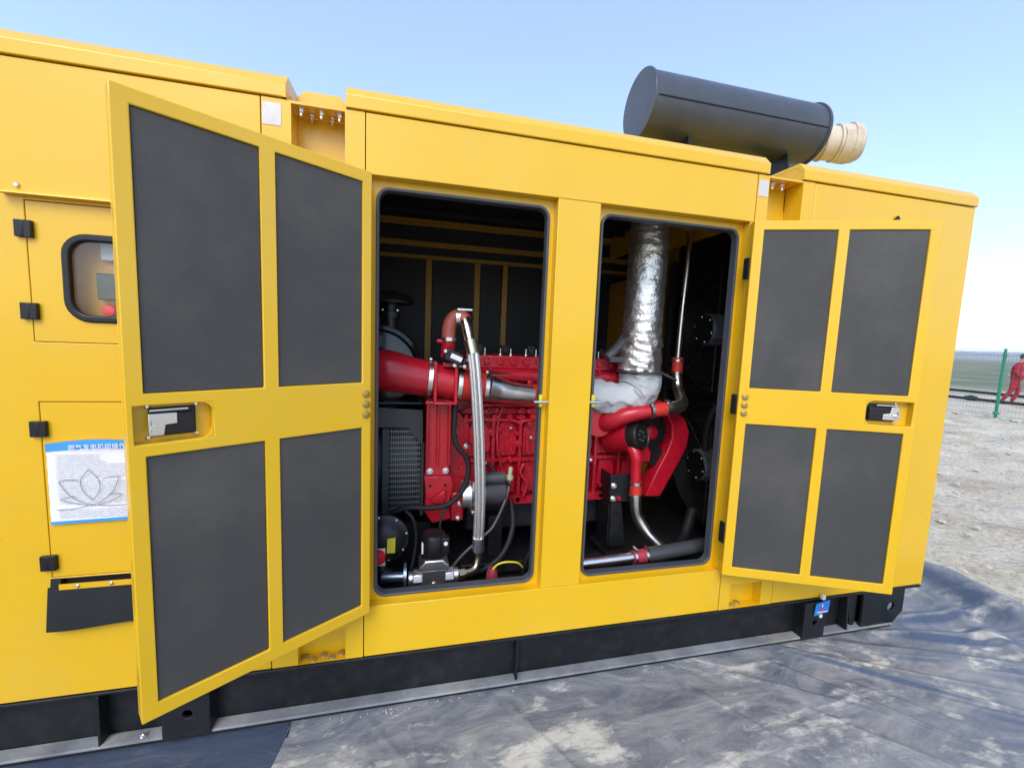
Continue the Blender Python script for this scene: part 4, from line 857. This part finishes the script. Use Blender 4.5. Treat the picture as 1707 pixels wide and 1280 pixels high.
MB().lathe([(0.010, 0), (0.010, 0.004)], (0.354, 0.25, 0.60), (0, -1, 0), 14).box(0.239, 0.247, 0.268, 0.30, 0.545, 0.60).build('coil_mark', SILV, gv)
for x0, x1, r in ((0.20, 0.245, 0.045), (0.355, 0.40, 0.045), (0.178, 0.20, 0.036), (0.40, 0.425, 0.036)):
    MB().cyl((x0, 0.30, 0.405), (x1, 0.30, 0.405), r, 8 if r > 0.04 else 20).build('pipe_union', ALU, gv, bevel=0.003)
MB().lathe([(0.062, 0), (0.062, 0.014)], (0.155, 0.30, 0.425), (1, 0, 0), 28).cyl((0.05, 0.31, 0.42), (0.155, 0.30, 0.42), 0.024, 18).build('flange', mat('blue steel flange', (0.30, 0.40, 0.48), 0.35, 0.9), gv, smooth=40)
# gas regulator
rg = thing('gas_regulator', (0.05, 0.3, 0.45), 'round black gas regulator with red knob and yellow label', 'regulator')
MB().lathe([(0.122, 0), (0.122, 0.02), (0.112, 0.024), (0.10, 0.03), (0.085, 0.055), (0.05, 0.07), (0.0, 0.073)], (0.055, 0.36, 0.60), (0, -1, 0), 40).build('diaphragm_case', BLKC, rg, smooth=45)
for a in range(0, 360, 45): fix(SCREW, 'screw', (0.055 + 0.113 * math.cos(R(a + 12)), 0.338, 0.60 + 0.113 * math.sin(R(a + 12))), (0, -1, 0), rg, 1.5)
MB().prism([(0.075, 0.555), (0.113, 0.555), (0.115, 0.632), (0.077, 0.628)], 'y', 0.282, 0.285).build('yellow_label', YLAB, rg)
MB().box(0.0, 0.068, 0.270, 0.280, 0.50, 0.585).build('white_plate', SILV, rg, bevel=0.002)
MB().lathe([(0.02, 0), (0.036, 0.006), (0.036, 0.02), (0.028, 0.032), (0, 0.036)], (0.036, 0.27, 0.55), (0, -1, 0), 24).build('knob', RBTN, rg, smooth=45)
MB().tube([(0.05, 0.36, 0.47), (0.05, 0.34, 0.44), (0.09, 0.32, 0.42)], 0.03, n=14).build('outlet', BLKC, rg)
MB().lathe([(0.012, 0), (0.010, 0.03), (0, 0.032)], (0.125, 0.19, 0.385), (0, 0, 1), 12).build('yellow_plug', mat('orange plug', (0.7, 0.3, 0.02), 0.4), rg)
# wiring
def cable(pts, r, label, m=HOSE):
    o = MB().tube(pts, r, n=10, k=8).build('cable', m, None, smooth=60); tag(o, label, 'cable', 'cables around the engine'); return o
cable([(0.405, 0.44, 1.27), (0.400, 0.43, 1.10), (0.425, 0.42, 1.03), (0.465, 0.42, 0.98), (0.478, 0.41, 0.90), (0.44, 0.40, 0.80), (0.37, 0.40, 0.735), (0.28, 0.42, 0.715), (0.17, 0.44, 0.715), (0.08, 0.46, 0.68)], 0.014, 'thick black cable curving from the engine side to the regulator')
cable([(0.16, 0.43, 0.70), (0.195, 0.41, 0.67), (0.215, 0.40, 0.58), (0.205, 0.38, 0.48), (0.19, 0.36, 0.42)], 0.009, 'thin black cable looping beside the round regulator')
cable([(0.40, 0.41, 0.74), (0.35, 0.40, 0.69), (0.335, 0.38, 0.65), (0.33, 0.33, 0.63)], 0.007, 'short black lead dropping onto the valve coil')
cable([(0.716, 0.46, 0.83), (0.69, 0.42, 0.75), (0.62, 0.38, 0.62), (0.56, 0.36, 0.57), (0.45, 0.35, 0.48), (0.38, 0.34, 0.40)], 0.008, 'thin grey lead slanting down behind the braided hose', GRYC)
cable([(0.60, 0.48, 0.93), (0.63, 0.44, 0.88), (0.68, 0.44, 0.84), (0.72, 0.45, 0.80)], 0.009, 'black lead reaching the pale green sender')
o = MB().tube([(0.565, 0.14, 0.50), (0.59, 0.13, 0.535), (0.633, 0.12, 0.550), (0.69, 0.13, 0.535), (0.72, 0.15, 0.50)], 0.0045, n=10, k=8).build('cable', YLAB, None, smooth=60); tag(o, 'bright yellow earth wire arched above a dark red boot', 'cable')
o = MB().lathe([(0.03, 0), (0.034, 0.01), (0.026, 0.07), (0.02, 0.09)], (0.57, 0.15, 0.42), (0, 0, 1), 16).build('cable_lug', mat('dark red lug', (0.22, 0.02, 0.04), 0.5), None, smooth=40); tag(o, 'dark red cable boot below the bright yellow earth wire', 'cable boot')
def bay_hose(pts, r, label):
    o = MB().tube(pts, r, n=12, k=8).build('hose', HOSE, None, smooth=60); tag(o, label, 'hose', 'black hoses on the engine room floor'); return o
bay_hose([(0.30, 0.50, 0.30), (0.50, 0.42, 0.33), (0.66, 0.40, 0.42), (0.74, 0.45, 0.56), (0.74, 0.52, 0.70)], 0.016, 'black hose rising from the floor to the sump behind the yellow wire')
bay_hose([(1.60, 0.30, 0.42), (1.72, 0.34, 0.40), (1.84, 0.44, 0.44), (1.93, 0.50, 0.58)], 0.034, 'thick black hose running from the bent pump pipe towards the lower fan')
bay_hose([(1.93, 0.30, 1.30), (1.90, 0.36, 1.22), (1.92, 0.42, 1.08), (1.94, 0.44, 0.98)], 0.020, 'black hose hanging between the upper and lower fan')
bay_hose([(0.80, 0.35, 0.30), (0.78, 0.33, 0.40), (0.84, 0.33, 0.52), (0.95, 0.38, 0.60)], 0.012, 'thin black hose beside the centre post near the floor')
# lower coolant pipe
cp_ = thing('coolant_pipe', (1.4, 0.2, 0.43), 'horizontal steel coolant pipe with red sleeve along the door sill below the engine mount', 'pipe')
MB().cyl((0.80, 0.20, 0.447), (1.37, 0.20, 0.470), 0.028, 22).build('steel_pipe', STEEL, cp_, smooth=40)
MB().cyl((1.345, 0.20, 0.469), (1.435, 0.20, 0.474), 0.037, 22).build('red_sleeve', mat('faded red sleeve', (0.36, 0.03, 0.05), 0.5), cp_, smooth=40)
for x in (1.348, 1.415): MB().cyl((x, 0.20, 0.4695 + (x - 1.345) * 0.05), (x + 0.013, 0.20, 0.470 + (x - 1.345) * 0.05), 0.040, 24).box(x, x + 0.012, 0.17, 0.21, 0.51, 0.525).build('hose_clamp', STEEL, cp_, smooth=40)
MB().cyl((1.43, 0.20, 0.474), (2.05, 0.22, 0.515), 0.038, 22).build('dark_pipe', GRYC, cp_, smooth=40)
# radiator fans
def fan(Y, Zc, label):
    X0 = 2.02
    f = thing('radiator_fan', (X0 + 0.2, Y, Zc), label, 'fan', 'radiator cooling fans')
    MB().lathe([(0.0, 0), (0.090, 0.0), (0.095, 0.006)], (X0, Y, Zc), (1, 0, 0), 32).build('motor_cap', BLKC, f, smooth=40)
    m = MB().lathe([(0.096, 0.0065), (0.100, 0.012), (0.100, 0.12), (0.08, 0.14)], (X0, Y, Zc), (1, 0, 0), 32)
    for a in range(0, 360, 30): m.box(X0 + 0.02, X0 + 0.12, Y + 0.098 * math.cos(R(a)) - 0.006, Y + 0.098 * math.cos(R(a)) + 0.006, Zc + 0.098 * math.sin(R(a)) - 0.006, Zc + 0.098 * math.sin(R(a)) + 0.006)
    m.build('motor', mat('grey motor', (0.13, 0.14, 0.145), 0.4, var=0.1), f, smooth=35)
    for a in range(15, 360, 60): fix(SCREW, 'screw', (X0 - 0.0005, Y + 0.083 * math.cos(R(a)), Zc + 0.083 * math.sin(R(a))), (-1, 0, 0), f, 1.5)
    g = MB()
    for k in range(13):
        r = 0.13 + 0.0225 * k
        g.tube([(X0 + 0.10 + 0.00 * k, Y + r * math.cos(R(a)), Zc + r * math.sin(R(a))) for a in range(0, 361, 12)], 0.0028, n=5, k=1, caps=False)
    for a in range(0, 360, 45):
        g.tube([(X0 + 0.104, Y + 0.10 * math.cos(R(a)), Zc + 0.10 * math.sin(R(a))), (X0 + 0.104, Y + 0.41 * math.cos(R(a)), Zc + 0.41 * math.sin(R(a)))], 0.004, n=6)
    g.build('wire_guard', mat('dull black wire', (0.042, 0.041, 0.040), 0.45), f, smooth=60)
    bl = MB()
    for a in range(0, 360, 60):
        M = Matrix.Translation((X0 + 0.2, Y, Zc)) @ Matrix.Rotation(R(a), 4, 'X')
        q = MB().prism([(0.06, -0.04), (0.38, -0.09), (0.39, 0.07), (0.06, 0.04)], 'x', -0.003, 0.003).xf(Matrix.Rotation(R(25), 4, 'Y'))
        me_ = bpy.data.meshes.new('t'); q.xf(M).bm.to_mesh(me_); bl.bm.from_mesh(me_); bpy.data.meshes.remove(me_)
    bl.build('blades', BLKC, f)
    sh = [(Y + 0.43 * math.cos(R(a)), Zc + 0.43 * math.sin(R(a))) for a in range(0, 360, 10)]
    shi = [(Y + 0.405 * math.cos(R(a)), Zc + 0.405 * math.sin(R(a))) for a in range(0, 360, 10)]
    s = MB().ring(sh, shi, 0, 0.12); 
    for v in s.bm.verts: v.co = Vector((X0 + 0.12 + v.co.y, v.co.x, v.co.z))
    s.build('shroud', BLKC, f, smooth=40)
    return f
fan(0.66, 1.72, 'upper grey fan motor with wire guard behind the thin vent tube')
fan(0.63, 0.83, 'lower grey fan motor with wire guard behind the red belt guard')
rd = thing('radiator', (2.38, 0.8, 0.25), 'dark radiator core standing behind the two cooling fans', 'radiator')
MB().box(2.33, 2.42, 0.15, 1.5, 0.26, 2.3).build('core', LIN, rd, bevel=0.005)
MB().box(2.29, 2.33, 0.15, 0.21, 0.26, 2.3).box(2.29, 2.33, 1.44, 1.5, 0.26, 2.3).box(2.29, 2.33, 0.2105, 1.4395, 1.25, 1.31).build('frame', GRYC, rd, bevel=0.004)

# ------------------------------------------------------------------ site: fence, hoses, person, crumbs
fe = thing('mesh_fence', (16.0, 6.4, -0.02), 'green welded mesh fence with round post beyond the enclosure', 'fence')
for y in (0.4, 3.4, 6.4, 9.4, 12.4, 15.4):
    MB().cyl((16.0, y, -0.05), (16.0, y, 1.80), 0.036, 14).cyl((16.0, y, 1.80), (16.0, y, 1.90), 0.03, 14).lathe([(0.06, 0), (0.06, 0.03)], (16, y, 1.70), (0, 0, 1), 14).lathe([(0.07, 0), (0.06, 0.06)], (16, y, 0.10), (0, 0, 1), 14).build('fence_post', GRN, fe, smooth=40)
for y0 in (0.4, 3.4, 6.4, 9.4, 12.4):
    m = MB(); y1 = y0 + 3
    z = 0.06
    while z < 1.73: m.box(15.998, 16.002, y0 + 0.05, y1 - 0.05, z - 0.0016, z + 0.0016); z += 0.14
    y = y0 + 0.06
    while y < y1: m.box(15.9955, 15.998, y - 0.0013, y + 0.0013, 0.05, 1.72); y += 0.075
    m.box(15.994, 16.006, y0 + 0.04, y1 - 0.04, 1.715, 1.727)
    m.build('mesh_panel', WIRE, fe, smooth=0)
def hose(x, label, r):
    pts = [(x + 0.25 * noise.noise(Vector((y * 0.15, x, 0))), y, r + 0.02 + 0.015 * noise.noise(Vector((y * 0.4, x, 1)))) for y in range(2, 31, 2)]
    o = MB().tube(pts, r, n=8, k=4).build('ground_hose', HOSE, None, smooth=60); tag(o, label, 'hose')
hose(21.15, 'nearer black hose lying on the sand beyond the mesh fence', 0.055)
hose(25.45, 'farther black hose lying on the sand beyond the mesh fence', 0.065)
# small dark lump on the sand and low dirt kerb at the fence foot
db = MB()
for k in range(150):
    db.lump((16.0 + rnd.uniform(-0.25, 0.25), rnd.uniform(2, 12), 0.0), rnd.uniform(0.02, 0.07), k, (1, 1.6, 0.5))
db.build('dirt_rubble', STONE, None, kind='stuff')
o = MB().lump((21.6, 10.05, 0.06), 0.16, 3, (1, 1.4, 0.7), 2).build('ground_sack', HOSE, None, smooth=60); tag(o, 'small dark sack lying on the sand beside the nearer hose', 'sack')
cr = MB()
for k in range(70):
    x = rnd.gauss(0.17, 0.12) if k < 40 else rnd.uniform(-0.2, 2.9)
    cr.lump((x, -0.016 - abs(rnd.gauss(0, 0.010)), 0.008), rnd.choice((0.002, 0.003, 0.004, 0.006)), k, (1, 1, 0.7))
cr.build('stone_crumbs', mat('dusty crumbs', (0.36, 0.33, 0.28), 0.9), None, kind='stuff')
sr = MB()
for k in range(900):
    x = 4.1 + 11 * rnd.random() ** 1.6; y = rnd.uniform(-2, 10); sr.lump((x, y, -0.015 + 0.04 * noise.noise(Vector((x, y, 0)) * 0.9)), rnd.choice((0.008, 0.012, 0.018, 0.03)), k, (1, 1.3, 0.6))
sr.build('ground_stones', STONE, None, kind='stuff')

def skin_body():
    V = [(0, 0, 0.98), (0, 0.0, 1.16), (0.03, 0, 1.36), (0.06, 0, 1.50), (0.09, 0, 1.58), (0.11, 0, 1.68), (0.12, 0, 1.77),     # pelvis .. head 0-6
         (0, 0.10, 0.93), (0.09, 0.11, 0.50), (-0.03, 0.11, 0.09), (0.10, 0.12, 0.035),                                        # left leg 7-10
         (0, -0.10, 0.93), (-0.05, -0.11, 0.50), (-0.24, -0.11, 0.12), (-0.12, -0.12, 0.035),                                  # right leg 11-14
         (0.04, 0.19, 1.44), (-0.05, 0.27, 1.17), (0.10, 0.26, 0.95), (0.14, 0.25, 0.86),                                      # left arm 15-18
         (0.04, -0.19, 1.44), (0.02, -0.27, 1.16), (0.22, -0.24, 1.02), (0.30, -0.22, 0.98)]                                   # right arm 19-22
    E_ = [(0, 1), (1, 2), (2, 3), (3, 4), (4, 5), (5, 6), (0, 7), (7, 8), (8, 9), (9, 10), (0, 11), (11, 12), (12, 13), (13, 14), (2, 15), (15, 16), (16, 17), (17, 18), (2, 19), (19, 20), (20, 21), (21, 22)]
    rad = [.185, .185, .19, .11, .055, .095, .085, .11, .078, .06, .05, .11, .078, .06, .05, .085, .065, .05, .042, .085, .065, .05, .042]
    me = bpy.data.meshes.new('person'); me.from_pydata(V, E_, [])
    o = bpy.data.objects.new('person', me); sc.collection.objects.link(o)
    s = o.modifiers.new('skin', 'SKIN'); sl = me.skin_vertices[0].data
    for i, r in enumerate(rad): sl[i].radius = (r, r)
    sl[0].use_root = True
    u = o.modifiers.new('sub', 'SUBSURF'); u.levels = 2; u.render_levels = 2
    dg = bpy.context.evaluated_depsgraph_get(); m2 = bpy.data.meshes.new_from_object(o.evaluated_get(dg))
    bpy.data.objects.remove(o)
    m2.materials.clear()
    for q in (COVR, SKIN, HOSE): m2.materials.append(q)
    for p in m2.polygons:
        p.use_smooth = True; c = p.center
        p.material_index = 1 if c.z > 1.545 or (abs(c.y) > 0.2 and c.z < 0.90) or (c.x > 0.24 and c.z > 0.9 and c.z < 1.1) else (2 if c.z < 0.085 else 0)
    return m2
ps = bpy.data.objects.new('person', skin_body()); sc.collection.objects.link(ps)
tag(ps, 'person in a dark red coverall walking beyond the mesh fence', 'person')
hr = MB().lathe([(0.0, 0.10), (0.05, 0.09), (0.088, 0.05), (0.098, 0.0), (0.094, -0.05)], (0.108, 0, 1.745), (-0.25, 0, 1), 20).build('hair', HAIR, ps, smooth=60)
MB().lathe([(0.018, 0), (0.010, 0.03), (0, 0.034)], (0.19, 0, 1.70), (1, 0, -0.2), 8).build('nose', SKIN, ps, smooth=60)
MB().tube([(0.17 * math.cos(R(a)), 0.168 * math.sin(R(a)), 1.06) for a in range(0, 361, 24)], 0.022, n=6, k=1).build('reflective_belt', SILV, ps, smooth=60)
ps.location = (21.4, 8.80, 0.0); ps.rotation_euler = (0, 0, R(-70))

# ------------------------------------------------------------------ air between here and the hills
hz = MB().box(-3050, 4560, -2560, 4560, -1.2, 62.0)
hm = bpy.data.materials.new('thin haze'); hm.use_nodes = True
hn = hm.node_tree; hn.nodes.clear()
ho = hn.nodes.new('ShaderNodeOutputMaterial'); hv_ = hn.nodes.new('ShaderNodeVolumePrincipled')
hv_.inputs['Color'].default_value = (0.93, 0.95, 1.0, 1); hv_.inputs['Density'].default_value = 0.00033; hv_.inputs['Anisotropy'].default_value = 0.0
hn.links.new(hv_.outputs[0], ho.inputs['Volume'])
hz.build('haze', hm, None, smooth=0, kind='stuff')
